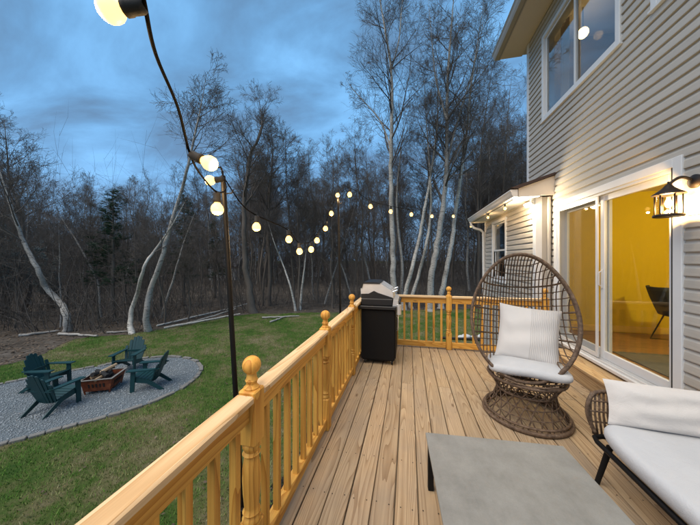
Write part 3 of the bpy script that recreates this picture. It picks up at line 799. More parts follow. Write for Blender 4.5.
# ================================================================== LAMPS
# wall lantern beside the door
LP = at_x(690, 182, WX - .016); LP.y = 2.80
ln = thing('wall_lantern', 'black metal wall lantern with clear glass lit beside the sliding door', 'lantern')
lx, ly, lz = WX - .205, LP.y, 2.05
MB().lathe([(.052, 0), (.058, .006), (.058, .016), (.045, .024), (.03, .03), (.012, .036)], (WX - .015, ly, 2.205), 24, (-1, 0, 0)).build('back_plate', M['bronze'], ln, True, 35)
b_ = MB(); arc = []
for k in range(15):
    t = k / 14; arc.append((WX - .03 - t * .175, ly, 2.205 + .055 * math.sin(t * PI * .95) - .03 * t))
b_.tube(arc, .0125, 8); b_.build('arm', M['bronze'], ln, True)
MB().lathe([(.0, .185), (.006, .183), (.009, .175), (.005, .166), (.010, .160), (.022, .150), (.038, .128), (.070, .100), (.098, .078), (.102, .070), (.096, .066), (.02, .066)], (lx, ly, lz - .02), 24).build('cap', M['bronze'], ln, True, 35)
cage = MB()
for k in range(6):
    a = k * PI / 3 + .3; x, y = lx + .078 * math.cos(a), ly + .078 * math.sin(a); cage = MB(); cage.tube([(x, y, lz + .05), (x, y, lz - .125)], .0055, 6); cage.build('cage_bar', M['bronze'], ln, True)
MB().lathe([(.0, -.140), (.090, -.140), (.096, -.130), (.090, -.118), (.06, -.116), (.0, -.116)], (lx, ly, lz), 24).build('base_ring', M['bronze'], ln, True, 35)
g_ = MB(); N = 24
for r in (.070,):
    vs_ = [(lx + r * math.cos(2*PI*k/N), ly + r * math.sin(2*PI*k/N), z) for z in (lz - .114, lz + .045) for k in range(N)]
    g_.add(vs_, [(k, (k+1) % N, N + (k+1) % N, N + k) for k in range(N)])
g_.build('glass', M['glass_lamp'], ln, True)
bl = MB().lathe([(.002, -.05), (.012, -.046), (.021, -.03), (.024, -.012), (.019, .008), (.012, .024), (.011, .04)], (lx, ly, lz - .01), 16).build('bulb', M['lamp_bulb'], ln, True)
point('lantern_light', (lx, ly, lz - .085), 28, WARM, .03, ln)
# eave flood light on the extension
FP = at_x(531, 204, EX - .06)
fl = thing('flood_light', 'bright twin head flood light under the extension eave', 'flood light')
MB().box(EX - .055, EX - .026, FP.y - .06, FP.y + .06, 2.50, 2.595, .005).build('base', M['white'], fl)
for dy, ax in ((-.05, (-.55, -.55, -.65)), (.05, (-.75, .3, -.6))):
    c = Vector((EX - .085, FP.y + dy, 2.52)); ax = Vector(ax).normalized()
    h_ = MB().lathe([(.018, -.045), (.026, -.03), (.034, .0), (.045, .045), (.046, .058), (.041, .058), (.039, .05)], c, 18, ax).build('head', M['white'], fl, True, 40)
    MB().lathe([(.001, .050), (.037, .050), (.037, .054), (.020, .062), (.001, .065)], c, 18, ax).build('lens', M['flood'], h_, True, 40)
point('flood_light_lamp', (EX - .20, FP.y - .10, 2.42), 20, (1.0, .80, .52), .05, fl)
# interior lamp
cl = thing('ceiling_lamp', 'round lit ceiling lamp inside the yellow room', 'lamp')
MB().lathe([(.17, 0), (.17, -.03), (.14, -.07), (.08, -.09), (.0, -.095)], (4.3, 3.2, 2.715), 24).build('shade', M['ceil_lamp'], cl, True)
MB().lathe([(.18, 0), (.18, -.018), (.172, -.02)], (4.3, 3.2, 2.718), 24).build('rim', M['white'], cl, True)
point('ceiling_lamp_light', (4.3, 3.2, 2.52), 50, (1.0, .76, .30), .1, cl)
up = thing('reflection_globe', 'glowing globe added behind the upstairs window in place of a bulb reflection', 'lamp')
PP = at_x(583, 33, 2.86)  # added globe and cord, standing in for a string bulb mirrored in the pane
MB().lathe([(max(.001, .075 * math.cos(t)), .085 * math.sin(t)) for t in [-PI/2 + PI * k / 12 for k in range(13)]], PP, 20).build('globe', M['lamp_bulb'], up, True)
b_ = MB(); b_.tube([(PP.x, PP.y, 5.78), (PP.x, PP.y, PP.z + .08)], .006, 6); b_.build('cord', M['black'], up)
point('reflection_globe_light', (PP.x + .15, PP.y - .1, PP.z - .15), .5, WARM, .06, up)

# light poles clamped to the railing
def light_pole(base, top, label):
    t = thing('light_pole', label, 'pole'); base, top = Vector(base), Vector(top); d = (top - base).normalized()
    MB().tube([base, base.lerp(top, .5), top], .0140, 10).build('tube', M['black_coat'], t, True, 40)
    k = base + d * ((.72 - base.z) / d.z)
    b = MB(); b.box(k.x - .02, k.x + .11, k.y - .03, k.y + .03, k.z - .012, k.z + .012, .003); b.box(k.x - .022, k.x + .022, k.y - .022, k.y + .022, k.z - .035, k.z + .035, .004); b.build('clamp', M['black_coat'], t)
    b = MB(); b.box(k.x - .02, k.x + .10, k.y - .03, k.y + .03, k.z - .56, k.z - .536, .003); b.build('clamp', M['black_coat'], t)
    b = MB(); b.tube([top - d * .01, top + d * .02, top + Vector((.0, -.02, .045)), top + Vector((.0, -.035, .035))], .005, 8); b.tube([top - d * .10, top - d * .10 + Vector((.05, 0, 0)), top - d * .10 + Vector((.06, 0, .02))], .004, 6)
    b.build('hook', M['black_coat'], t, True)
    return top
T1 = at_plane(223, 176, (-.86, 1.30), (-1.02, 1.30)); B1 = Vector((-.865, 1.30, GZ))
B1 = at_plane(236, 400, (-.86, 1.30), (-1.02, 1.30)); dd = (T1 - B1).normalized(); B1 = B1 - dd * ((B1.z - GZ + .02) / dd.z)
light_pole(B1, T1, 'black light pole rising behind a railing post, its top brightly lit by three bulbs')
T2 = at_plane(338, 196, (-.86, 3.40), (-1.02, 3.40)); B2 = at_plane(340, 300, (-.86, 3.40), (-1.02, 3.40)); dd = (T2 - B2).normalized(); B2 = B2 - dd * ((B2.z - GZ + .02) / dd.z)
light_pole(B2, T2, 'black light pole beside the grill carrying the string over to the eave')

# bulbs and wires
sock_me = MB().lathe([(.006, .0), (.013, -.002), (.0165, -.01), (.0165, -.034), (.0185, -.037), (.0185, -.048), (.014, -.05)], (0, 0, 0), 12).mesh('socket', True); bm_fix(sock_me); sock_me.materials.append(M['rubber'])
bulb_me = MB().lathe([(.012, -.048), (.014, -.054), (.020, -.060), (.0255, -.069), (.028, -.080), (.0265, -.091), (.021, -.100), (.012, -.106), (.002, -.108)], (0, 0, 0), 14).mesh('bulb', True); bm_fix(bulb_me); bulb_me.materials.append(M['bulb'])
def bulb_at(parent, p, dirv=(0, 0, -1), watts=1.4, scale=1.0):
    """p: where the wire meets the socket"""
    q = Vector((0, 0, -1)).rotation_difference(Vector(dirv).normalized())
    s_ = link('socket', sock_me, parent, p); s_.rotation_mode = 'QUATERNION'; s_.rotation_quaternion = q; s_.scale = (scale,) * 3
    link('bulb', bulb_me, s_)
    if watts: point('bulb_light', (0, 0, -.14), watts, WARM, .02, s_)
def catmull(P, n=8):
    P = [Vector(p) for p in P]; P = [P[0] * 2 - P[1]] + P + [P[-1] * 2 - P[-2]]; out = []
    for i in range(1, len(P) - 2):
        for k in range(n):
            t = k / n; a, b, c, d = P[i-1], P[i], P[i+1], P[i+2]
            out.append(.5 * ((2*b) + (c-a)*t + (2*a-5*b+4*c-d)*t*t + (3*b-a-3*c+d)*t**3))
    return out + [P[-2]]
def string(label, wire_pts, bulbs, watts):
    t = thing('string_lights', label, 'string lights')
    MB().tube(catmull(wire_pts, 6), .0036, 6).build('wire', M['wire'], t, True)
    for p, d, s in bulbs: bulb_at(t, p, d, watts, s)
    return t
# length of wire coming over the deck to the first pole
s0 = at_d(145, 6, .46); s1 = at_d(190, 154, .80); s2 = at_d(217, 192, 1.05)
wire = [at_d(128, -120, .36), at_d(139, -28, .43), s0, at_d(156, 55, .55), at_d(178, 108, .68), s1, at_d(201, 175, .92), s2, at_d(226, 188, 1.25), T1 + Vector((0, -.01, .02))]
n1 = RGT * -1 + UP * -.12; n2 = RGT * .9 + UP * -.42
string('string light wire dangling over the deck with a big tilted bulb', wire,
       [(s0, n1, .74), (s1, n2, .82), (s2, (.02, 0, -1), .85), (at_d(224, 179, 1.36), RGT * -1 + UP * -.1, .9)], 2.6)
# sagging length between the two poles
def on_wire(px, py): return at_plane(px, py, (T1.x, T1.y), (T2.x, T2.y))
bp = [(257, 228), (288, 240), (299, 252), (311, 250), (317.5, 241), (326, 229), (331, 214)]
sk = [on_wire(x, y) + Vector((0, 0, .085)) for x, y in bp]
sk.sort(key=lambda p: p.y)
string('string lights sagging between the two black poles', [T1] + [T1.lerp(sk[0], .5) - Vector((0, 0, .04))] + sk + [T2], [(p, (rng.uniform(-.1, .1), rng.uniform(-.1, .1), -1), 1.0) for p in sk], 1.6)
# length from the second pole to the house
G2 = Vector((1.76, EY1 + .1, 2.62))
bp = [(350, 194), (370, 206), (391, 211), (411, 214), (432, 216), (453, 216)]
sk = [at_plane(x, y, (T2.x, T2.y), (G2.x, G2.y)) + Vector((0, 0, .085)) for x, y in bp]
string('string lights spanning from the grill corner pole to the extension gutter', [T2 + Vector((0, 0, .01))] + sk + [G2], [(T2 + Vector((.0, -.02, .085)), (0, 0, -1), 1.0)] + [(p, (rng.uniform(-.1, .1), rng.uniform(-.1, .1), -1), 1.15) for p in sk], 1.6)
# along the gutter
sk = [at_x(x, y, 1.80) for x, y in ((471, 213), (488, 215), (505, 213))]
for p in sk: p.z = 2.60
string('string lights clipped along the white extension gutter', [G2] + sk + [Vector((1.83, EY0 - .05, 2.60)), Vector((EX - .05, EY0 - .03, 2.56))], [(p - Vector((0, 0, .004)), (0, 0, -1), 1.0) for p in sk], 1.6)

# ================================================================== FURNITURE ON THE DECK
def rounded_slab(w, d, h, r=.05, nx=26, ny=26, puff=.02, noise=.004, seed=1, taper=0.):
    """soft cushion: superellipse footprint, rounded edges, crowned top; origin at base centre"""
    rs = random.Random(seed); b = MB(); ph = [rs.uniform(0, 6) for _ in range(6)]
    prof = []
    K = 7
    for k in range(K): a = -PI / 2 + PI * k / (K - 1); prof.append((math.cos(a), math.sin(a)))
    N = 64; rows = []
    def pt(a, inset):
        c, s = math.cos(a), math.sin(a); e = 2 / 7.
        x = (w / 2 - inset) * math.copysign(abs(c) ** e, c); y = (d / 2 - inset) * math.copysign(abs(s) ** e, s); return x, y
    vs_ = []
    def zoff(x, y): return noise * (math.sin(x * 9 + ph[0]) * math.sin(y * 7 + ph[1]) + .6 * math.sin(x * 19 + ph[2] + y * 5) + .5 * math.sin(y * 23 + ph[3] + x * 4))
    rings = []
    def ring_(inset, z, tp=0):
        i0 = len(vs_)
        for k in range(N):
            a = 2 * PI * k / N; x, y = pt(a, inset + tp); vs_.append((x, y, z + zoff(x, y)))
        rings.append(i0)
    ring_(min(w, d) * .25, 0)
    for c, s in prof: ring_(r * (1 - c), h / 2 + s * h / 2, taper * (.5 - s / 2))
    for t in (.08, .2, .35, .5, .7, .85):
        ins = r + (min(w, d) / 2 - r) * t
        ring_(ins, h + puff * math.sin(min(1, t * 1.6) * PI / 2))
    fs = []
    for a, c in zip(rings, rings[1:]):
        for k in range(N): fs.append((a + k, a + (k + 1) % N, c + (k + 1) % N, c + k))
    fs.append(tuple(rings[-1] + k for k in range(N))); fs.append(tuple(rings[0] + k for k in range(N))[::-1])
    b.add(vs_, fs); return b
def pillow_mesh(w, h, t, seed=1, n=26, pinch=.07):
    """throw pillow standing in the xz plane, centred"""
    rs = random.Random(seed); ph = [rs.uniform(0, 6) for _ in range(8)]; b = MB(); vs_ = []; fs = []
    for side in (1, -1):
        o = len(vs_)
        for i in range(n + 1):
            for j in range(n + 1):
                u, v = -1 + 2 * i / n, -1 + 2 * j / n
                x = u * w / 2 * (1 - pinch * (1 - v * v) ** 1.0 * abs(u) ** 3); z = v * h / 2 * (1 - pinch * (1 - u * u) * abs(v) ** 3)
                e = max(0, (1 - abs(u) ** 2.6) * (1 - abs(v) ** 2.6))
                y = side * t / 2 * e ** .55
                y += side * .007 * e * (math.sin(u * 6 + ph[0] + v * 3) + math.sin(v * 8 + ph[1] - u * 2)) + side * .010 * (e > 0) * (1 - e) * math.sin((u + v) * 9 + ph[2]) * e
                vs_.append((x, y, z))
        for i in range(n):
            for j in range(n):
                a = o + i * (n + 1) + j; q = (a, a + n + 1, a + n + 2, a + 1); fs.append(q if side < 0 else q[::-1])
    b.add(vs_, fs); return b

# ---- egg chair
CCH = at_z(525, 414, 0)
egg = thing('egg_chair', 'brown rattan egg chair with an oval hoop on a flared woven base', 'chair', (CCH.x, CCH.y, 0), R_(-14))
tl = R_(13); U_ = Vector((1, 0, 0)); V_ = Vector((0, math.sin(tl), math.cos(tl))); N_ = Vector((0, math.cos(tl), -math.sin(tl)))
C0 = Vector((-.045, -.16, 1.015)); AU, AV, AN = .425, .600, .56
def wid(v): return AU * (1 - .10 * v + .02 * math.cos(v * 3))          # egg: wider low down, v in -1..1
def shell(u, v):                                              # u, v in -1..1 of the rim ellipse
    k = max(0, 1 - u * u - v * v)
    return C0 + U_ * (u * wid(v)) + V_ * (v * AV) + N_ * (AN * math.sqrt(k))
def rimp(a): u, v = math.cos(a), math.sin(a); return C0 + U_ * (u * wid(v)) + V_ * (v * AV)
for off, r in ((0, .0155), (.034, .0135)):
    MB().tube([rimp(2*PI*k/64) + N_ * off for k in range(64)], r, 10, closed=True).build('rim', M['rattan'], egg, True)
for k in range(-13, 14):
    u = k / 13.8 ; m = math.sqrt(1 - u * u)
    MB().tube([shell(u, m * math.sin(t)) + N_ * .02 for t in [-PI/2 + PI * j / 22 for j in range(23)]], .0054, 6).build('rib', M['rattan'], egg, True)
for k in range(-8, 9):
    v = k / 9.0; m = math.sqrt(1 - v * v); rr2 = .0095 if k in (-3, 1, 5) else .0050
    MB().tube([shell(m * math.sin(t), v) + N_ * .02 for t in [-PI/2 + PI * j / 22 for j in range(23)]], rr2, 6).build('hoop', M['rattan'], egg, True)
def circ(r, z, n=40, cx=0, cy=0): return [(cx + r * math.cos(2*PI*k/n), cy + r * math.sin(2*PI*k/n), z) for k in range(n)]
RB, RW_, RT = .365, .245, .325
MB().tube(circ(RB, .022, 48), .020, 10, closed=True).build('base_ring', M['rattan'], egg, True)
MB().tube(circ(RB - .012, .058, 48), .012, 8, closed=True).build('base_ring', M['rattan'], egg, True)
MB().tube(circ(RW_, .262, 40), .014, 8, closed=True).build('waist_ring', M['rattan'], egg, True)
MB().tube(circ(RT, .40, 40, 0, -.02), .016, 8, closed=True).build('top_ring', M['rattan'], egg, True)
for s in (1, -1):
    for k in range(22):
        a = 2 * PI * (k + (.25 if s > 0 else 0)) / 22; a2 = a + s * .42
        p0 = (RB * math.cos(a), RB * math.sin(a), .03); p1 = (RW_ * math.cos(a2), RW_ * math.sin(a2), .26); a3 = a2 + s * .25
        p2 = (RT * math.cos(a3), RT * math.sin(a3) - .02, .40)
        pm_ = tuple((p + q) / 2 * (.93 if i < 2 else 1) for i, (p, q) in enumerate(zip(p0, p1)))
        MB().tube([p0, pm_, p1, p2], .0058, 5).build('strand', M['rattan'], egg, True)
for k in range(2):
    z = .105 + k * .07; t = (z - .03) / .23; r = RB + (RW_ - RB) * t - .02 * math.sin(t * PI)
    MB().tube(circ(r, z, 36), .0055, 5, closed=True).build('weave_hoop', M['rattan'], egg, True)
for k in range(9):                                           # basket floor carrying the cushion
    t = k / 8; y = -.34 + .62 * t; w = .33 * math.sqrt(max(.05, 1 - ((y + .04) / .38) ** 2))
    MB().tube([(-w, y, .455), (-w * .5, y, .425), (0, y, .415), (w * .5, y, .425), (w, y, .455)], .008, 6).build('seat_rail', M['rattan'], egg, True)
def put(o, parent_m, loc, rot):
    o.matrix_world = parent_m @ Matrix.LocRotScale(Vector(loc), rot, None)
EM = Matrix.LocRotScale(egg.location, egg.rotation_euler, None)
from mathutils import Euler
o = rounded_slab(.66, .52, .085, .042, puff=.03, seed=3).build('seat_cushion', M['cushion'], None, True)
put(o, EM, (0, -.055, .452), Euler((R_(-5), 0, 0))); tag(o, 'light grey round edged cushion lying in the rattan egg chair', 'cushion')
o = pillow_mesh(.54, .56, .17, 5).build('throw_pillow', M['pillow_rib'], None, True)
put(o, EM, (.03, .07, .790), Euler((R_(-20), R_(4), R_(-6)))); tag(o, 'square cream pillow with one ribbed half propped in the egg chair', 'pillow')

# ---- low table
TC = Vector((.575, 1.30, 0)); TZ = .36
tb = thing('coffee_table', 'low square coffee table with grey concrete look top and black legs', 'table', TC, R_(3.5))
TW, TL = .425, .61
MB().box(-TW, TW, -TL, TL, TZ - .016, TZ, .002).build('table_top', M['concrete'], tb)
MB().box(-TW + .006, TW - .006, -TL + .006, TL - .006, TZ - .036, TZ - .0165).build('apron', M['black_coat'], tb)
for sx in (-1, 1):
    for sy in (-1, 1):
        MB().box(sx * (TW - .03) - .018, sx * (TW - .03) + .018, sy * (TL - .03) - .018, sy * (TL - .03) + .018, 0, TZ - .0365, .002).build('leg', M['black_coat'], tb)

# ---- sofa
SF = thing('outdoor_sofa', 'outdoor sofa with pale grey cushion, black metal frame and rattan arm', 'sofa', (0, 0, 0))
X0, X1, Y0, Y1 = 1.245, 1.98, .35, 2.225
MB().tube([(X0 + .03, Y0, .285), (X0 + .03, Y1 - .07, .285), (X0 + .045, Y1 - .02, .285), (X0 + .10, Y1, .285), (X1, Y1, .285)], .016, 8).build('frame_rail', M['black_coat'], SF, True)
MB().tube([(X0 + .12, Y0, .27), (X0 + .12, Y1 - .05, .27)], .012, 8).build('frame_rail', M['black_coat'], SF, True)
MB().tube([(X1, Y0, .285), (X1, Y1, .285)], .016, 8).build('frame_rail', M['black_coat'], SF, True)
for x, y in ((X0 + .08, Y1 - .11), (X0 + .08, Y0 + .1), (X1 - .06, Y1 - .11), (X1 - .06, Y0 + .1)):
    dx = -.055 if x < 1.7 else .04; dy = .035 if y > 1.5 else -.035
    MB().tube([(x, y, .285), (x + dx, y + dy, .0)], [.019, .015], 10).build('leg', M['black_coat'], SF, True, 40)
arm = [(X0 + .07, Y1 + .015, .29), (X0 + .03, Y1 + .03, .42), (X0 + .045, Y1 + .035, .53), (X0 + .12, Y1 + .045, .585), (X0 + .4, Y1 + .05, .59), (X1, Y1 + .05, .59), (X1 + .05, Y1 + .04, .45), (X1 + .04, Y1 + .01, .29)]
MB().tube(catmull(arm, 5), .014, 8).build('arm_frame', M['rattan'], SF, True)
for k in range(26):
    x = X0 + .055 + k * .0262
    MB().tube([(x, Y1 + .012, .29), (x - .004, Y1 + .032, .42), (x + .004, Y1 + .045, .575)], .0065, 6).build('arm_strand', M['rattan'], SF, True)
for k in range(3):
    z = .37 + k * .075; MB().tube([(X0 + .04, Y1 + .03, z), (X1 + .03, Y1 + .035, z)], .006, 6).build('arm_strand', M['rattan'], SF, True)
bk = [(X1 + .04, Y1, .29), (X1 + .10, Y1 - .02, .55), (X1 + .12, Y1 - .08, .66), (X1 + .12, Y0, .66)]
MB().tube(catmull(bk, 5), .015, 8).build('back_frame', M['rattan'], SF, True)
for k in range(60):
    y = Y0 + .01 + k * .0305; MB().tube([(X1 + .04, y, .29), (X1 + .12, y, .65)], .0065, 5).build('back_strand', M['rattan'], SF, True)
o = rounded_slab(X1 - X0 + .02, Y1 - Y0 - .03, .125, .042, puff=.018, seed=8, taper=.02, noise=.003).build('seat_cushion', M['cushion'], None, True)
o.location = ((X0 + X1) / 2, (Y0 + Y1) / 2 - .02, .302); tag(o, 'long pale grey seat cushion on the outdoor sofa', 'cushion')
o = pillow_mesh(.74, .29, .15, 9, pinch=.05).build('lumbar_pillow', M['pillow'], None, True)
o.location = (1.70, Y1 - .085, .560); o.rotation_euler = (R_(-14), R_(1), R_(-5)); tag(o, 'long pinkish cream lumbar pillow leaning on the sofa arm', 'pillow')

# ---- grill
gr = thing('gas_grill', 'black gas grill cart with stainless steel lid in the railing corner', 'grill')
gx0, gx1, gy0, gy1 = -.690, -.195, 3.87, 4.50
MB().box(gx0, gx1, gy0, gy1, .075, .80, .006).build('cabinet', M['black_coat'], gr)
MB().box(gx1 - .0, gx1 + .012, gy0 + .02, (gy0 + gy1) / 2 - .004, .10, .78, .003).build('door', M['black_coat'], gr)
MB().box(gx1 - .0, gx1 + .012, (gy0 + gy1) / 2 + .004, gy1 - .02, .10, .78, .003).build('door', M['black_coat'], gr)
for y in (gy0 + .24, gy1 - .24): b_ = MB().tube([(gx1 + .012, y, .45), (gx1 + .035, y, .46), (gx1 + .035, y, .66), (gx1 + .012, y, .67)], .007, 8); b_.build('handle', M['steel'], gr, True)
MB().box(gx0 - .045, gx1 + .02, gy0 - .05, gy0 + .0, .815, .862, .006).build('side_shelf', M['black'], gr)
MB().box(gx0 - .01, gx1 + .01, gy0 + .001, gy1 + .01, .803, .86, .005).build('fire_box', M['black'], gr)
MB().box(gx0 + .0, gx1 - .03, gy0 + .01, gy1 - .01, .861, .965, .01).build('fire_box', M['black'], gr)
lidp = [(gx0 - .005, .97), (gx0 - .012, 1.13), (gx0 + .006, 1.178), (gx0 + .04, 1.197), (gx0 + .23, 1.197), (gx0 + .28, 1.185), (gx1 - .06, 1.09), (gx1 - .028, 1.045), (gx1 - .022, .967)]
lid = MB().extr(lidp, gy0 + .03, gy1 - .03).build('lid', M['steel'], gr)
# black end casting below the lid end, steel end plate above
MB().extr([(gx0 - .003, .966), (gx0 - .003, 1.03), (gx0 + .11, 1.035), (gx0 + .19, 1.078), (gx0 + .25, 1.05), (gx1 - .03, .985), (gx1 - .024, .966)], gy0 + .018, gy0 + .0295).build('end_casting', M['black'], lid)
MB().extr([(gx0 - .014, 1.115), (gx0 + .004, 1.18), (gx0 + .04, 1.2035), (gx0 + .232, 1.2035), (gx0 + .285, 1.19), (gx0 + .275, 1.18), (gx0 + .03, 1.18), (gx0 + .01, 1.115)], gy0 + .016, gy1 - .016).build('lid_trim', M['black'], lid)
for k in range(5):
    y = gy0 + .08 + k * .115
    MB().extr([(gx0 + .29, 1.1835), (gx1 - .058, 1.0925), (gx1 - .027, 1.048), (gx1 - .024, 1.048), (gx1 - .055, 1.097), (gx0 + .29, 1.188)], y, y + .012).build('lid_rib', M['chrome'], lid)
b_ = MB(); b_.tube([(gx1 - .03, gy0 + .09, 1.06), (gx1 + .03, gy0 + .09, 1.085), (gx1 + .03, gy1 - .09, 1.085), (gx1 - .03, gy1 - .09, 1.06)], .012, 10); b_.build('lid_handle', M['chrome'], lid, True, 50)
MB().extr([(gx1 - .03, .864), (gx1 + .055, .866), (gx1 + .045, .94), (gx1 - .02, .962)], gy0 + .0, gy1).build('control_panel', M['steel'], gr)
for k in range(4):
    y = gy0 + .09 + k * .15
    MB().lathe([(.026, 0), (.026, .012), (.02, .03), (.0, .032)], (gx1 + .051, y, .905), 14, (1, 0, .15)).build('knob', M['black'], gr, True, 40)
MB().lathe([(.0, -.07), (.034, -.07), (.034, .07), (.0, .07)], (gx1 + .06, gy0 + .0, .82), 16, (0, 0, 1)).build('side_burner_cover', M['steel'], gr, True, 40)
for x in (gx0 + .05, gx1 - .045):
    for y in (gy0 + .05, gy1 - .05):
        w_ = MB().lathe([(.0, -.011), (.03, -.011), (.034, -.006), (.034, .006), (.03, .011), (.0, .011)], (x, y, .034), 16, (1, .25, 0)).build('caster', M['rubber'], gr, True, 40)
        MB().box(x - .02, x + .02, y - .018, y + .018, .045, .0745).build('caster_fork', M['steel'], w_)
# propane hose and small tray hook on the rail side
MB().box(gx0 + .02, gx1 - .02, gy0 + .02, gy1 - .02, .055, .0745).build('bottom_shelf', M['black_coat'], gr)

# ---- seen through the door
rug = MB().box(2.75, 4.1, 3.0, 4.35, FZ + .001, FZ + .012, .004).build('rug', M['rug']); tag(rug, 'dark green grey rug on the oak floor inside the sliding door', 'rug')
ch = thing('dining_chair', 'charcoal shell chair on black metal legs inside the yellow room', 'chair', (3.98, 4.95, FZ), R_(80))
b_ = MB(); NS = 14; vs_ = []; fs = []
for i in range(NS + 1):
    t = i / NS
    if t < .5: y, z = -.22 + t * .84, .46 - .05 * math.sin(t * 2 * PI * .5)
    else: q = (t - .5) / .5; y, z = .20 + .10 * q + .04 * math.sin(q * PI / 2), .43 + .42 * q
    for j in range(9):
        u = -1 + j / 4; cup = .10 * abs(u) ** 2.4
        vs_.append((u * .235, y - (cup * .9 if t >= .5 else 0), z + (cup * (1 if t < .5 else .1))))
for i in range(NS):
    for j in range(8): a = i * 9 + j; fs.append((a, a + 1, a + 10, a + 9))
b_.add(vs_, fs); o = b_.build('seat', M['chair_dark'], ch, True)
so = o.modifiers.new('thickness', 'SOLIDIFY'); so.thickness = .03
for sx in (-1, 1):
    MB().tube([(sx * .12, -.12, .43), (sx * .21, -.22, .01), (sx * .21, .22, .01), (sx * .12, .10, .43)], .011, 8).build('leg', M['black'], ch, True, 40)

# ================================================================== ON THE LAWN
# ---- fire pit
FPc = at_z(104, 389, GZ)
fp = thing('fire_pit', 'square rusty steel fire pit heaped with charred logs on the gravel', 'fire pit', (FPc.x, FPc.y, GZ + .015), R_(28))
h0, h1, wb, wt = .07, .38, .285, .345
for k in range(4):
    q = Matrix.Rotation(k * PI / 2, 4, 'Z'); b_ = MB()
    P4 = [(-wb, -wb, h0), (wb, -wb, h0), (wt, -wt, h1), (-wt, -wt, h1)]; P5 = [(x * .965, y * .965, z) for x, y, z in P4]
    b_.add([q @ Vector(p) for p in P4 + P5], [(0, 1, 2, 3), (7, 6, 5, 4), (0, 4, 5, 1), (1, 5, 6, 2), (2, 6, 7, 3), (3, 7, 4, 0)])
    pn = b_.build('side_panel', M['rust'], fp)
    for j in range(5):
        x = -.16 + j * .08; y = -(wb + (wt - wb) * .62) - .006
        MB().add([q @ Vector(p) for p in [(x - .014, y + .014, .17), (x + .014, y + .014, .17), (x + .016, y - .012, .27), (x - .016, y - .012, .27), (x - .014, y + .05, .17), (x + .014, y + .05, .17), (x + .016, y + .05, .27), (x - .016, y + .05, .27)]],
                 [(0, 1, 2, 3), (4, 7, 6, 5), (0, 4, 5, 1), (1, 5, 6, 2), (2, 6, 7, 3), (3, 7, 4, 0)]).build('slot', M['char'], pn)
    MB().add([q @ Vector(p) for p in [(-wt - .03, -wt - .03, h1), (wt + .03, -wt - .03, h1), (wt - .02, -wt + .02, h1), (-wt + .02, -wt + .02, h1), (-wt - .03, -wt - .03, h1 + .014), (wt + .03, -wt - .03, h1 + .014), (wt - .02, -wt + .02, h1 + .014), (-wt + .02, -wt + .02, h1 + .014)]],
             [(3, 2, 1, 0), (4, 5, 6, 7), (0, 1, 5, 4), (1, 2, 6, 5), (2, 3, 7, 6), (3, 0, 4, 7)]).build('rim', M['paver'], fp)
    p = q @ Vector((-wb + .02, -wb + .02, 0)); MB().tube([p, q @ Vector((-wb - .01, -wb - .01, h0 + .1))], .018, 8).build('leg', M['rust'], fp)
MB().box(-wb * .98, wb * .98, -wb * .98, wb * .98, h0 + .01, h0 + .2).build('ash_bed', M['char'], fp)
for k in range(7):
    a = rng.uniform(0, PI); c = Vector((rng.uniform(-.12, .12), rng.uniform(-.12, .12), .30 + .028 * k)); d = Vector((math.cos(a), math.sin(a), rng.uniform(-.25, .3))) * rng.uniform(.2, .32)
    r = rng.uniform(.04, .06)
    MB().tube([c - d, c + Vector((.01, 0, .01)), c + d], [r, r * 1.08, r * .9], 7).build('log', M['char'] if k not in (2, 6) else M['split'], fp)

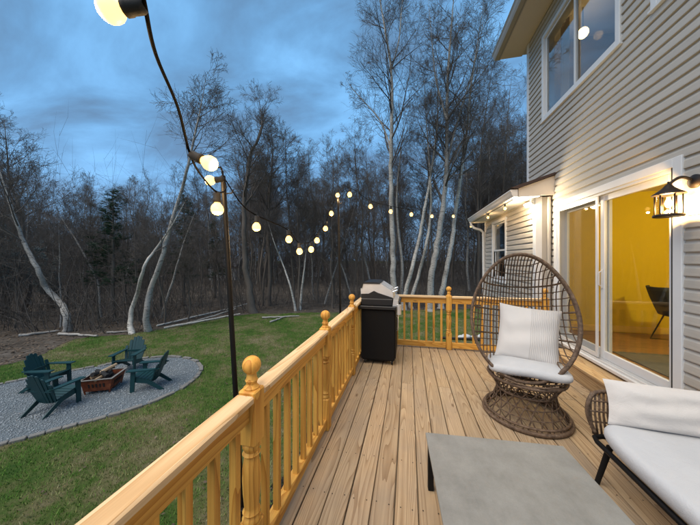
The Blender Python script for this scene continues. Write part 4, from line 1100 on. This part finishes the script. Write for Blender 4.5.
# ---- adirondack chairs
def adirondack():
    t = thing('adirondack_chair', '', 'chair', (0, 0, GZ + .015))
    m = M['teal']
    for s in (-1, 1):
        # side stringer: from the front leg down to the ground at the back
        b = MB(); x = s * .265
        pr = [(-.36, .26), (-.36, .36), (-.30, .375), (.05, .29), (.36, .05), (.41, .0), (.31, .0), (.0, .20)]
        vs_ = [(x - .014, y, z) for y, z in pr] + [(x + .014, y, z) for y, z in pr]; n = len(pr)
        b.add(vs_, [tuple(range(n)), tuple(range(n, 2*n))[::-1]] + [(i, i + n, (i+1) % n + n, (i+1) % n) for i in range(n)]); b.build('stringer', m, t)
        b = MB(); x = s * .295; b.add([(x - .014, -.38, 0), (x + .014, -.38, 0), (x + .014, -.28, 0), (x - .014, -.28, 0), (x - .014, -.36, .56), (x + .014, -.36, .56), (x + .014, -.25, .56), (x - .014, -.25, .56)], [(3,2,1,0),(4,5,6,7),(0,1,5,4),(1,2,6,5),(2,3,7,6),(3,0,4,7)]); b.build('leg', m, t)
        b = MB(); pr = [(s * .225, -.43), (s * .37, -.43), (s * .385, -.36), (s * .36, .10), (s * .30, .30), (s * .245, .30)]; n = 6
        b.add([(x, y, .561) for x, y in pr] + [(x, y, .585) for x, y in pr], [tuple(range(n)), tuple(range(n, 2*n))[::-1]] + [(i, i + n, (i+1) % n + n, (i+1) % n) for i in range(n)]); b.build('armrest', m, t)
    for k in range(6):
        y = -.335 + k * .082; z = .375 - max(0, (y + .30)) * .245
        MB().obox((0, y, z + .012), (1, 0, 0), (0, 1, -.24), (0, .24, 1), .275, .036, .011).build('seat_slat', m, t)
    MB().box(-.30, .30, .20, .235, .50, .56).build('back_brace', m, t)
    ln_ = Vector((0, .36, 1)).normalized(); nb_ = Vector((0, 1, -.36)).normalized()
    for k in range(7):
        u = (k - 3) / 3; w0, w1 = .066, .084; L = .80 - .29 * abs(u) ** 2.2
        x0, x1 = u * .200, u * .262; bs = Vector((0, .115, .20))
        b = MB(); vs_ = []
        for d in (-.010, .010):
            for (xx, ll, hw) in ((x0, 0, w0 / 2), (x1, L * .8, w1 / 2), (x1 * 1.0, L * .96, w1 / 2 * .93), (x1 * .985, L, w1 / 2 * .6)):
                curve = .03 * (u * u)
                for sg in (-1, 1): vs_.append(bs + ln_ * ll + nb_ * (d - curve) + Vector((xx + sg * hw, 0, 0)))
        fs = []
        for o_ in (0, 8):
            for i in range(3): a = o_ + i * 2; fs.append((a, a + 1, a + 3, a + 2))
        for i in range(3): fs.append((i*2, i*2+2, 8+i*2+2, 8+i*2)); fs.append((i*2+1, 8+i*2+1, 8+i*2+3, i*2+3))
        fs += [(0, 8, 9, 1), (6, 7, 15, 14)]
        b.add(vs_, fs); b.build('back_slat', m, t)
    return t
ad = adirondack()
spots = [((52, 409), None, 'teal adirondack chair with its back to the deck, sharing one side with another chair'),
         ((46, 388), None, 'teal adirondack chair at the gravel edge beside the bare dirt, facing the fire pit'),
         ((131, 369), None, 'teal adirondack chair by the lawn, facing the fire pit and the deck'),
         ((152, 386), None, 'teal adirondack chair seen side on, alone near the rounded gravel end')]
for i, ((px, py), rz, lab) in enumerate(spots):
    o = ad if i == 0 else copy_tree(ad)
    p = at_z(px, py, GZ + .015); o.location = p; d = FPc - p
    o.rotation_euler.z = math.atan2(d.y, d.x) + PI / 2 + (.25, .1, -.1, .1)[i]
    o['label'] = lab; o['group'] = 'adirondack chairs round the fire pit'

# ================================================================== WOODS
def perp(d):
    return d.orthogonal().normalized()
class Tree:
    def __init__(s, seed): s.r = random.Random(seed); s.tv = []; s.tf = []; s.cv = []; s.cf = []
    def tube(s, V, F, pts, rad, n):
        b = len(V); m = len(pts); u = None
        for i in range(m):
            t = pts[min(i+1, m-1)] - pts[max(i-1, 0)]; t.normalize()
            if u is None: u = t.orthogonal().normalized()
            else: u = (u - t * u.dot(t)).normalized()
            w = t.cross(u); p = pts[i]; r = rad[i]
            for k in range(n):
                a = 6.28318 * k / n; c, sn = math.cos(a) * r, math.sin(a) * r
                V.append((p.x + u.x*c + w.x*sn, p.y + u.y*c + w.y*sn, p.z + u.z*c + w.z*sn))
        for i in range(m - 1):
            for k in range(n): F.append((b+i*n+k, b+i*n+(k+1)%n, b+(i+1)*n+(k+1)%n, b+(i+1)*n+k))
    def branch(s, p, d, L, r0, lev, spec):
        R = s.r; n = (6, 5, 3, 2)[lev]; sides = (5, 4, 3, 3)[lev]; pts = [p.copy()]; rad = [r0]; q = p.copy(); dd = d.copy()
        wob = (.16, .22, .28, .2)[lev]
        for i in range(n):
            dd = (dd + Vector((R.uniform(-wob, wob), R.uniform(-wob, wob), R.uniform(-wob, wob) + spec['up'][lev]))).normalized()
            q = q + dd * (L / n); pts.append(q.copy()); rad.append(max(spec['rmin'], r0 * (1 - .85 * (i + 1) / n)))
        s.tube(s.cv, s.cf, pts, rad, sides)
        if lev >= spec['levels']: return
        cnt = spec['n'][lev]
        cnt = max(1, int(cnt * min(1.2, .45 + L / spec['Lref'][lev]) + R.random()))
        for k in range(cnt):
            t = (k + R.uniform(.1, .9)) / cnt; t = .18 + .82 * t
            f_ = t * n; i = min(int(f_), n - 1); bp = pts[i].lerp(pts[i+1], f_ - i); ax = (pts[i+1] - pts[i]).normalized()
            o = perp(ax); o.rotate(Quaternion(ax, R.uniform(0, 2 * PI)))
            an = R.uniform(.45, .95); nd = ax * math.cos(an) + o * math.sin(an)
            s.branch(bp, nd, L * R.uniform(*spec['lr'][lev]) * (1.15 - .55 * t), max(spec['rmin'], rad[i] * .5), lev + 1, spec)
    def trunk(s, pts, r0, spec, first=.35, limbs=22, Lf=.3, sides=8):
        R = s.r; pts = catmull(pts, 4); m = len(pts)
        ln = [0]
        for a, b in zip(pts, pts[1:]): ln.append(ln[-1] + (b - a).length)
        H = ln[-1]; rad = [r0 * max(.06, (1 - (l / H)) ** .8) * (1 + .45 * math.exp(-l / (r0 * 3))) for l in ln]
        pts = [p + Vector((R.uniform(-1, 1), R.uniform(-1, 1), 0)) * rad[i] * .25 for i, p in enumerate(pts)]
        s.tube(s.tv, s.tf, pts, rad, sides)
        for k in range(limbs):
            t = first + (1 - first) * (k + R.random()) / limbs; l = t * H
            i = min(max(j for j in range(m) if ln[j] <= l), m - 2); f_ = (l - ln[i]) / max(1e-6, ln[i+1] - ln[i])
            p = pts[i].lerp(pts[i+1], f_); ax = (pts[i+1] - pts[i]).normalized(); o = perp(ax); o.rotate(Quaternion(ax, R.uniform(0, 2 * PI)))
            an = R.uniform(*spec['ang']); nd = ax * math.cos(an) + o * math.sin(an)
            L = H * Lf * R.uniform(.6, 1.15) * (1.12 - .75 * (t - first) / (1 - first))
            s.branch(p, nd, L, max(spec['rmin'] * 1.5, rad[i] * R.uniform(.35, .55)), 0, spec)
        return pts, rad
    def fork(s, pts, r0, spec, limbs=10, Lf=.3):
        s.trunk(pts, r0, spec, .3, limbs, Lf, 6)
SPEC = dict(up=(.06, .05, .04, .02), rmin=.0048, levels=3, n=(6, 5, 3.4), Lref=(3.0, 1.4, .7), lr=((.40, .70), (.45, .75), (.55, .95)), ang=(.45, 1.05))
SPEC_LO = dict(SPEC, levels=2, n=(7, 7, 0), rmin=.010)
def tree_obj(t, name, label, mt, mc, cat='tree', group=None, loc=(0, 0, 0)):
    o = thing(name, label, cat, loc, 0, group)
    fast_mesh('trunk', np.array(t.tv), np.array(t.tf), mt, o, True)
    fast_mesh('crown', np.array(t.cv), np.array(t.cf), mc, o, True)
    return o
def guided(seed, pxs, dep, r0, mt, mc, name, label, spec=SPEC, first=.35, limbs=20, Lf=.28, forks=(), zjit=.35, group=None):
    t = Tree(seed)
    P = []
    for i, (x, y) in enumerate(pxs): P.append(at_d(x, y, dep + (t.r.uniform(-zjit, zjit) if i else 0)))
    base = P[0].copy()
    if abs(base.z - GZ) > .02: base = at_z(*px_of(P[0])[:2], GZ) if False else Vector((P[0].x, P[0].y, GZ - .05)); 
    b0 = Vector((base.x, base.y, GZ - .1))
    P = [b0] + [p for p in P if p.z > GZ + .15]
    P = [p - Vector((b0.x, b0.y, GZ)) for p in P]
    t.trunk(P, r0 * 1.3, spec, first, limbs, Lf)
    for fk, fr in forks:
        Q = [at_d(x, y, dep + t.r.uniform(-.5, .5)) - Vector((b0.x, b0.y, GZ)) for x, y in fk]; t.fork(Q, fr, spec)
    return tree_obj(t, name, label, mt, mc, group=group, loc=(b0.x, b0.y, GZ))
def dep_of(y): return FPX * (CAM_H - GZ) / (y - HY)
B_, BP, BK, TW_, TP = M['birch'], M['bark_pale'], M['bark'], M['twig'], M['twig_pale']
# the trees one can single out at the lawn's edge
guided(1, [(69, 331), (66, 315), (61, 303), (47, 288), (37, 268), (24, 243), (14, 215), (4, 185), (-6, 150)], dep_of(331), .115, BP, TW_, 'birch_tree', 'pale birch leaning away over the bare dirt beyond the chairs', first=.5, limbs=14, Lf=.3)
guided(2, [(132, 335), (130, 318), (136, 298), (142, 275), (146, 262), (158, 246), (172, 225), (186, 200)], dep_of(334), .085, B_, TP, 'birch_tree', 'slim white birch with a bent trunk behind the far adirondack chair', first=.6, limbs=9, Lf=.2)
guided(3, [(148, 332), (146, 314), (151, 288), (161, 260), (170, 228), (180, 195), (188, 165), (196, 130), (203, 95), (206, 75)], dep_of(331.5), .10, BP, TW_, 'birch_tree', 'tall leaning birch with mottled bark reaching above the wood beside the log pile', first=.62, limbs=20, Lf=.19)
guided(4, [(160, 318), (170, 290), (178, 262), (184, 242), (190, 225), (198, 205)], dep_of(318), .06, BP, TW_, 'birch_tree', 'thin grey birch slanting over the fallen log pile', first=.6, limbs=8, Lf=.2)
guided(5, [(253, 313), (250, 292), (246, 268), (244, 240), (244, 210), (247, 180), (250, 155), (259, 138), (262, 118), (258, 98)], dep_of(313), .17, BK, TW_, 'bare_tree', 'thick dark trunk with reddish foot at the end of the log pile', first=.45, limbs=22, Lf=.22)
guided(6, [(268, 306), (270, 270), (268, 230), (270, 190), (273, 150), (270, 125)], dep_of(306), .13, BK, TW_, 'bare_tree', 'dark straight tree standing just behind the thick trunk by the logs', first=.45, limbs=20, Lf=.25)
guided(7, [(300, 310), (302, 288), (305, 262), (307, 240)], dep_of(310), .075, B_, TP, 'birch_tree', 'short white birch snag under the sagging string lights', first=.7, limbs=4, Lf=.25)
guided(8, [(296, 311), (290, 285), (282, 262), (274, 242), (266, 215)], dep_of(311), .06, B_, TP, 'birch_tree', 'slender white birch leaning away from the birch snag', first=.6, limbs=8, Lf=.25)
guided(9, [(353, 304), (345, 275), (333, 246), (325, 226), (318, 205)], dep_of(304), .06, BP, TW_, 'bare_tree', 'thin pale trunk crossing another beside the rear light pole', first=.6, limbs=8, Lf=.22)
guided(10, [(324, 304), (335, 270), (344, 242), (352, 216), (358, 195)], dep_of(304), .055, BP, TW_, 'bare_tree', 'thin straight trunk leaning across its neighbour beside the rear light pole', first=.6, limbs=8, Lf=.22)
guided(11, [(374, 300), (367, 268), (360, 245), (354, 228), (350, 195), (348, 165)], dep_of(301), .075, BP, TW_, 'bare_tree', 'pale slanting tree just behind the gas grill', first=.55, limbs=12, Lf=.24)
guided(12, [(394, 299), (393, 262), (392, 220), (391, 180), (391, 150), (392, 110), (391, 70), (386, 35), (380, 0), (374, -40)], 19.5, .17, B_, TP, 'birch_tree', 'tallest birch, forked halfway and towering over the grill', first=.38, limbs=26, Lf=.17,
       forks=[([(391, 150), (381, 122), (366, 104), (352, 88), (343, 74)], .07), ([(391, 70), (399, 40), (402, 5), (408, -30)], .06)])
guided(13, [(401, 299), (402, 265), (398, 228), (397, 190), (401, 150), (405, 110)], 20.5, .10, BP, TP, 'birch_tree', 'pale birch growing close against the tallest birch', first=.5, limbs=14, Lf=.2)
guided(14, [(404, 299), (412, 268), (419, 240), (424, 212), (430, 180), (436, 140), (438, 100), (436, 60)], 18.5, .115, B_, TP, 'birch_tree', 'leaning birch, one of a crossing pair above the end railing', first=.5, limbs=20, Lf=.2)
guided(15, [(411, 299), (420, 270), (427, 240), (431, 210), (430, 175), (427, 130), (424, 80)], 18.9, .10, B_, TP, 'birch_tree', 'second leaning birch of the crossing pair above the end railing', first=.5, limbs=18, Lf=.2)
guided(16, [(430, 299), (432, 272), (437, 245), (442, 215), (446, 180), (447, 140), (447, 100), (449, 60), (452, 20), (456, -30)], 18.0, .17, BP, TW_, 'bare_tree', 'big dark crowned tree with a pale foot behind the end railing post', first=.3, limbs=34, Lf=.19,
       forks=[([(446, 165), (458, 120), (470, 80), (480, 40), (486, 0)], .08), ([(447, 120), (436, 80), (432, 40), (428, 0)], .07)])
guided(17, [(441, 299), (446, 270), (452, 243), (455, 218), (460, 180), (466, 140), (470, 95), (478, 40), (484, 0)], 19.0, .14, B_, TW_, 'birch_tree', 'stout pale birch between the railing post and the extension gutter', first=.4, limbs=24, Lf=.2)
guided(18, [(478, 299), (479, 250), (478, 200), (481, 150), (486, 110), (492, 70)], 24, .11, BK, TW_, 'bare_tree', 'dark bare tree rising behind the extension downspout', first=.35, limbs=22, Lf=.22)
guided(19, [(503, 299), (504, 250), (503, 200), (506, 150), (509, 100), (513, 70)], 26, .11, BK, TW_, 'bare_tree', 'dark bare tree rising behind the extension roof', first=.35, limbs=22, Lf=.22)
guided(20, [(100, 318), (98, 285), (88, 262), (76, 240), (60, 215), (50, 190)], 16.0, .06, BP, TW_, 'bare_tree', 'thin grey tree slanting between the leaning birch and the pine', first=.5, limbs=12, Lf=.28)
guided(21, [(22, 318), (30, 290), (24, 250), (22, 215), (10, 180), (6, 140), (4, 118)], 17.5, .10, BK, TW_, 'bare_tree', 'dark many branched tree beyond the bare dirt patch', first=.4, limbs=22, Lf=.26)
# woodland behind: a few kinds, each tree its own object
protos = []
for k in range(7):
    t = Tree(100 + k); H = (13, 15, 17, 14, 16, 12, 18)[k]; R = t.r; lean = R.uniform(-.08, .08)
    pts = [Vector((0, 0, -.1))] + [Vector((lean * z + R.uniform(-.18, .18), R.uniform(-.18, .18), z)) for z in np.linspace(H * .15, H, 6)]
    t.trunk(pts, (.09, .11, .12, .10, .12, .08, .13)[k], SPEC if k < 4 else dict(SPEC, n=(7, 6, 3)), .28, 24, .22, 7)
    mt = (BK, BK, BP, BK, BP, BK, BK)[k]
    names = 'bare_tree'
    o = tree_obj(t, names, '', mt, TW_); protos.append((o, H, mt is BP))
used = set(); wr = random.Random(5); placed = []
SECT = ((60, 'beyond the bare dirt patch'), (165, 'beyond the adirondack chairs'), (262, 'behind the log pile'), (345, 'behind the sagging string lights'),
        (402, 'behind the gas grill'), (470, 'behind the end railing'), (9999, 'behind the extension roof'))
def place(i, p, s, px, dep):
    o, H, pale = protos[i]
    q = o if i not in used else copy_tree(o); used.add(i)
    q.location = (p.x, p.y, GZ - .02); q.scale = (s * wr.uniform(.9, 1.1), s * wr.uniform(.9, 1.1), s); q.rotation_euler = (wr.uniform(-.06, .06), wr.uniform(-.06, .06), wr.uniform(0, 6.28))
    where = next(w for lim, w in SECT if px < lim); size = 'tall' if s * H > 13 else 'short'; rank = 'in the front ranks' if dep < 24 else 'deep in the wood'
    q['label'] = '%s %s bare tree %s %s' % (size, 'pale barked' if pale else 'dark', rank, where); q['category'] = 'tree'
    q['group'] = '%s %s trees %s %s' % (size, 'pale' if pale else 'dark', rank, where)
sky_px = np.array([-260, -60, 0, 60, 130, 170, 220, 260, 330, 350, 400, 470, 520, 620]); sky_y = np.array([175, 165, 165, 185, 190, 165, 155, 130, 130, 130, 120, 110, 115, 115])
tries = 0
while len(placed) < 225 and tries < 6000:
    tries += 1
    px = wr.uniform(-230, 575); dep = 13.5 + 40 * wr.random() ** 1.25
    if px > 500 and dep < 22: continue
    p = at_d(px, HY, dep); p.z = GZ
    if any((p - q).length < 1.05 for q in placed): continue
    yb = HY + FPX * (CAM_H - GZ) / dep
    if yb > np.interp(px, ex, ey) - 2: continue
    placed.append(p); i = wr.randrange(7)
    if len(placed) <= 7: i = len(placed) - 1
    ytop = np.interp(px, sky_px, sky_y) + wr.uniform(-10, 75)
    Hw = (CAM_H - GZ) + (HY - ytop) / FPX * dep
    place(i, p, max(.3, min(1.5, Hw / protos[i][1])), px, dep)
# pine
def pine(px, ybase, ytop, dep, seed, label, wide=1.0):
    R = random.Random(seed); base = at_d(px, ybase, dep); H = (CAM_H - GZ) + (HY - ytop) / FPX * dep
    t = Tree(seed); t.tube(t.tv, t.tf, [Vector((R.uniform(-.05, .05), 0, z)) for z in np.linspace(-.1, H, 8)], [.14 * (1 - .9 * k / 7) for k in range(8)], 7)
    cen = []
    for k in range(60):
        f_ = .25 + .75 * (k / 60); z = H * f_; L = wide * H * .24 * (1.05 - f_) ** .6 * R.uniform(.55, 1.15); a = R.uniform(0, 6.28)
        d = Vector((math.cos(a), math.sin(a), R.uniform(.0, .35))).normalized(); p0 = Vector((0, 0, z)); n = 5; pts = [p0 + d * (L * j / n) + Vector((0, 0, .04 * L * j * j / n * .2)) for j in range(n + 1)]
        t.tube(t.tv, t.tf, pts, [.03 * (1 - .8 * j / n) for j in range(n + 1)], 4)
        for j in range(int(14 * L) + 4):
            q = R.uniform(.25, 1.05); c = p0 + d * L * q + Vector((R.gauss(0, .10), R.gauss(0, .10), R.gauss(.05, .08))); cen.append(c)
    nr2 = np.random.RandomState(seed); c = np.array([tuple(x) for x in cen]); K = 26; c = np.repeat(c, K, 0); n = len(c)
    d = nr2.normal(size=(n, 3)); d[:, 2] = np.abs(d[:, 2]) * .7; d /= np.linalg.norm(d, axis=1)[:, None]
    w = np.cross(d, nr2.normal(size=(n, 3))); w /= np.linalg.norm(w, axis=1)[:, None]; L = nr2.uniform(.10, .2, (n, 1))
    v = np.stack([c - w * .006, c + w * .006, c + d * L], 1).reshape(-1, 3)
    o = thing('pine_tree', label, 'tree', (base.x, base.y, GZ))
    fast_mesh('trunk', np.array(t.tv), np.array(t.tf), BK, o, True)
    fast_mesh('crown', v, np.arange(n * 3).reshape(-1, 3), M['needle'], o)
pine(113, 312, 190, 15.0, 41, 'dark green pine rising among the bare trees beyond the chairs', 1.0)
pine(184, 300, 196, 20, 42, 'small dark pine half hidden behind the leaning birches', .8)
pine(215, 298, 222, 24, 43, 'short dark evergreen behind the log pile', .9)
# budding shrub: pale buds on dense twigs
def budding(px, yb, ytop, dep, seed, label, n_stem=10, spread=1.6):
    base = at_d(px, yb, dep); t = Tree(seed); R = t.r; H = (CAM_H - GZ) + (HY - ytop) / FPX * dep
    for k in range(n_stem):
        a = R.uniform(0, 6.28); e_ = spread * R.uniform(.2, 1); h = H * R.uniform(.5, .85)
        pts = [Vector((R.uniform(-.2, .2), R.uniform(-.2, .2), -.1))] + [Vector((math.cos(a) * e_ * q ** 1.4, math.sin(a) * e_ * q ** 1.4, h * q)) for q in (.3, .6, .85, 1)]
        t.trunk(pts, .035, dict(SPEC_LO, n=(7, 7, 0), rmin=.007, lr=((.3, .5), (.3, .5), (.3, .5))), .25, 13, .17, 5)
    c = np.array(t.cv); idx = np.random.RandomState(seed).choice(len(c), 16000); c = c[idx]; n = len(c); r2 = np.random.RandomState(seed + 1)
    c = c + r2.normal(size=(n, 3)) * .05; u = r2.normal(size=(n, 3)); u /= np.linalg.norm(u, axis=1)[:, None]; w = np.cross(u, r2.normal(size=(n, 3))); w /= np.linalg.norm(w, axis=1)[:, None]
    s_ = r2.uniform(.018, .045, (n, 1)); v = np.stack([c - u * s_, c + w * s_ * .6, c + u * s_, c - w * s_ * .6], 1).reshape(-1, 3)
    o = tree_obj(t, 'budding_shrub', label, BK, TW_, 'shrub', None, (base.x, base.y, GZ))
    fast_mesh('foliage', v, np.arange(n * 4).reshape(-1, 4), M['blossom'], o)
budding(6, 320, 182, 16.0, 51, 'tall pale budding shrub at the dirt patch beside the leaning birch', 12, 1.7)
budding(-50, 330, 165, 14.5, 52, 'tall pale budding shrub at the outer end of the dirt patch', 12, 1.7)
budding(50, 312, 238, 19, 53, 'low grey green budding shrub behind the leaning birch', 10, 1.3)
# brush between the trunks: nobody could count it
def brush(n, seed, d0=12.5, d1=34, L0=.8, L1=3.2, rr0=.008, rr1=.022, K=7, twr=.0065, pw=1.3):
    r = np.random.RandomState(seed); V = []; F = []; off = 0
    px = r.uniform(-260, 600, n); dep = d0 + d1 * r.rand(n) ** pw
    yb = HY + FPX * (CAM_H - GZ) / dep
    ok = (yb < np.interp(px, ex, ey) - 1.5) & ~((px > 500) & (dep < 22)); px, dep = px[ok], dep[ok]; n = len(px)
    base = np.array(FWD)[None] * dep[:, None] + np.array(RGT)[None] * (((px - CX) / FPX) * dep)[:, None]; base[:, 2] = GZ - .05
    def sticks(b, d, L, r0, bend, segs):
        n = len(b); t = np.linspace(0, 1, segs + 1); P = b[:, None] + d[:, None] * (L[:, None] * t)[..., None] + bend[:, None] * (L[:, None] * t ** 2)[..., None]
        a = np.array([0, 2.094, 4.189]); u = np.cross(d, np.array([.3, .5, .1])); u /= np.linalg.norm(u, axis=1)[:, None]; w = np.cross(d, u)
        rad = r0[:, None] * (1 - .8 * t)
        ringv = (u[:, None, None] * np.cos(a)[None, None, :, None] + w[:, None, None] * np.sin(a)[None, None, :, None]) * rad[..., None, None]
        v = (P[:, :, None] + ringv).reshape(-1, 3)
        base_i = (np.arange(n) * (segs + 1) * 3)[:, None, None] + (np.arange(segs) * 3)[None, :, None] + np.arange(3)[None, None]
        nx = (np.arange(n) * (segs + 1) * 3)[:, None, None] + (np.arange(segs) * 3)[None, :, None] + np.array([1, 2, 0])[None, None]
        f = np.stack([base_i, nx, nx + 3, base_i + 3], -1).reshape(-1, 4)
        return v, f, P
    d = r.normal(size=(n, 3)) * .35; d[:, 2] = 1; d /= np.linalg.norm(d, axis=1)[:, None]
    L = r.uniform(L0, L1, n) * np.where(r.rand(n) < .25, 1.8, 1); bend = r.normal(size=(n, 3)) * .18
    v, f, P = sticks(base, d, L, r.uniform(rr0, rr1, n), bend, 4); V.append(v); F.append(f); off = len(v)
    tt = r.uniform(.2, 1, (n, K)); st = base[:, None] + d[:, None] * (L[:, None] * tt)[..., None] + bend[:, None] * (L[:, None] * tt ** 2)[..., None]; st = st.reshape(-1, 3)
    d2 = np.repeat(d, K, 0) * .6 + r.normal(size=(n * K, 3)) * .55; d2 /= np.linalg.norm(d2, axis=1)[:, None]
    v, f, _ = sticks(st, d2, np.repeat(L, K) * r.uniform(.2, .45, n * K), np.full(n * K, twr), r.normal(size=(n * K, 3)) * .2, 2); V.append(v); F.append(f + off)
    return np.vstack(V), np.vstack(F)
v, f = brush(6500, 77)
tag(fast_mesh('undergrowth', v, f, M['twig']), 'tangled brown brushwood between the trunks of the wood', 'undergrowth', kind='stuff')
v, f = brush(7500, 78, 34, 46, 4.0, 11.0, .02, .05, 9, .016, .8)
tag(fast_mesh('distant_woods', v, f, M['twig']), 'far off mass of bare saplings closing the wood at the horizon', 'woods', kind='stuff')
# fallen poles and logs at the lawn's edge
logs = [((158, 326), (252, 303), .045, 'long pale fallen pole, topmost of the log pile'), ((165, 328), (240, 314), .05, 'pale fallen pole in the middle of the log pile'),
        ((180, 326), (236, 309), .04, 'thin bleached fallen pole in the log pile'), ((190, 318), (232, 309), .05, 'short grey fallen pole at the back of the log pile'),
        ((60, 334), (98, 336), .06, 'weathered log lying at the foot of the leaning birch'), ((18, 336), (58, 331), .06, 'grey log lying on the bare dirt'),
        ((108, 333), (135, 331), .045, 'small log lying at the foot of the slim white birch'), ((262, 318), (300, 316), .05, 'short log lying in the lawn grass by the thick trunk'),
        ((270, 322), (285, 317), .05, 'pale broken branch lying on the grass under the string lights')]
for i, (a, c, r, lab) in enumerate(logs):
    pa_, pc_ = at_z(a[0], a[1], GZ + r), at_z(c[0], c[1], GZ + r + (.25 if i < 3 else .0)); R = random.Random(200 + i); n = 9
    pts = [pa_.lerp(pc_, k / n) + Vector((R.uniform(-.05, .05), R.uniform(-.05, .05), R.uniform(0, .03))) for k in range(n + 1)]
    o = MB().tube(pts, [r * (1.1 - .5 * k / n) * R.uniform(.9, 1.1) for k in range(n + 1)], 8).build('fallen_log', B_ if i < 4 else BP, None, True, 50); tag(o, lab, 'log')
# house far behind the wood
for (px, dep, w_, lab, nm) in ((303, 52, 7.0, 'white clad house glimpsed through the wood behind the birch snag', 'distant_house'), (222, 44, 4.5, 'small pale shed glimpsed through the wood behind the light pole', 'distant_shed')):
    p = at_d(px, HY, dep); h = thing(nm, lab, 'house' if w_ > 5 else 'shed', (p.x, p.y, GZ), YAW)
    hh = 3.2 if w_ > 5 else 2.3
    MB().box(-w_/2, w_/2, 0, 5, 0, hh).build('wall', M['far_wall'], h)
    b_ = MB(); b_.add([(-w_/2 - .3, -.4, hh), (w_/2 + .3, -.4, hh), (w_/2 + .3, 5.4, hh), (-w_/2 - .3, 5.4, hh), (-w_/2 - .3, 2.5, hh + 1.7), (w_/2 + .3, 2.5, hh + 1.7)], [(3, 2, 1, 0), (0, 1, 5, 4), (2, 3, 4, 5), (0, 4, 3), (1, 2, 5)]); b_.build('roof', M['far_roof'], h)
    for x in ((-2.2, 0, 2.2) if w_ > 5 else (-.9,)):
        wn_ = MB().box(x - .5, x + .5, -.04, -.005, .9, 2.1).build('window', M['white'], h); MB().box(x - .42, x + .42, -.055, -.042, .98, 2.02).build('pane', M['chair_dark'], wn_)
# white stones and drain pipe behind the end railing
pp = [at_z(x, y, GZ + .06) for x, y in ((440, 337.5), (455, 338.5), (470, 339), (492, 341), (520, 343))]
tag(MB().tube(catmull(pp, 4), .055, 8).build('drain_pipe', M['rubber'], None, True), 'black drain pipe lying on the grass behind the end railing', 'pipe')
for i, (px, r) in enumerate(((461, .13), (466, .16), (474, .11), (481, .13))):
    p = at_z(px, 339 - i * .3, GZ); R = random.Random(300 + i); b_ = MB(); vs_ = []; fs = []
    for a in range(7):
        th = PI * a / 6
        for k in range(10): ph = 2 * PI * k / 10; q = r * R.uniform(.85, 1.12); vs_.append((q * 1.3 * math.sin(th) * math.cos(ph), q * math.sin(th) * math.sin(ph), q * .8 * math.cos(th)))
    for a in range(6):
        for k in range(10): fs.append((a*10+k, a*10+(k+1) % 10, (a+1)*10+(k+1) % 10, (a+1)*10+k))
    b_.add(vs_, fs); o = b_.build('white_stone', M['stone'], None, True); o.location = (p.x, p.y, GZ + r * .5)
    tag(o, 'white rounded stone on the ground behind the end railing', 'stone', 'white stones behind the railing')
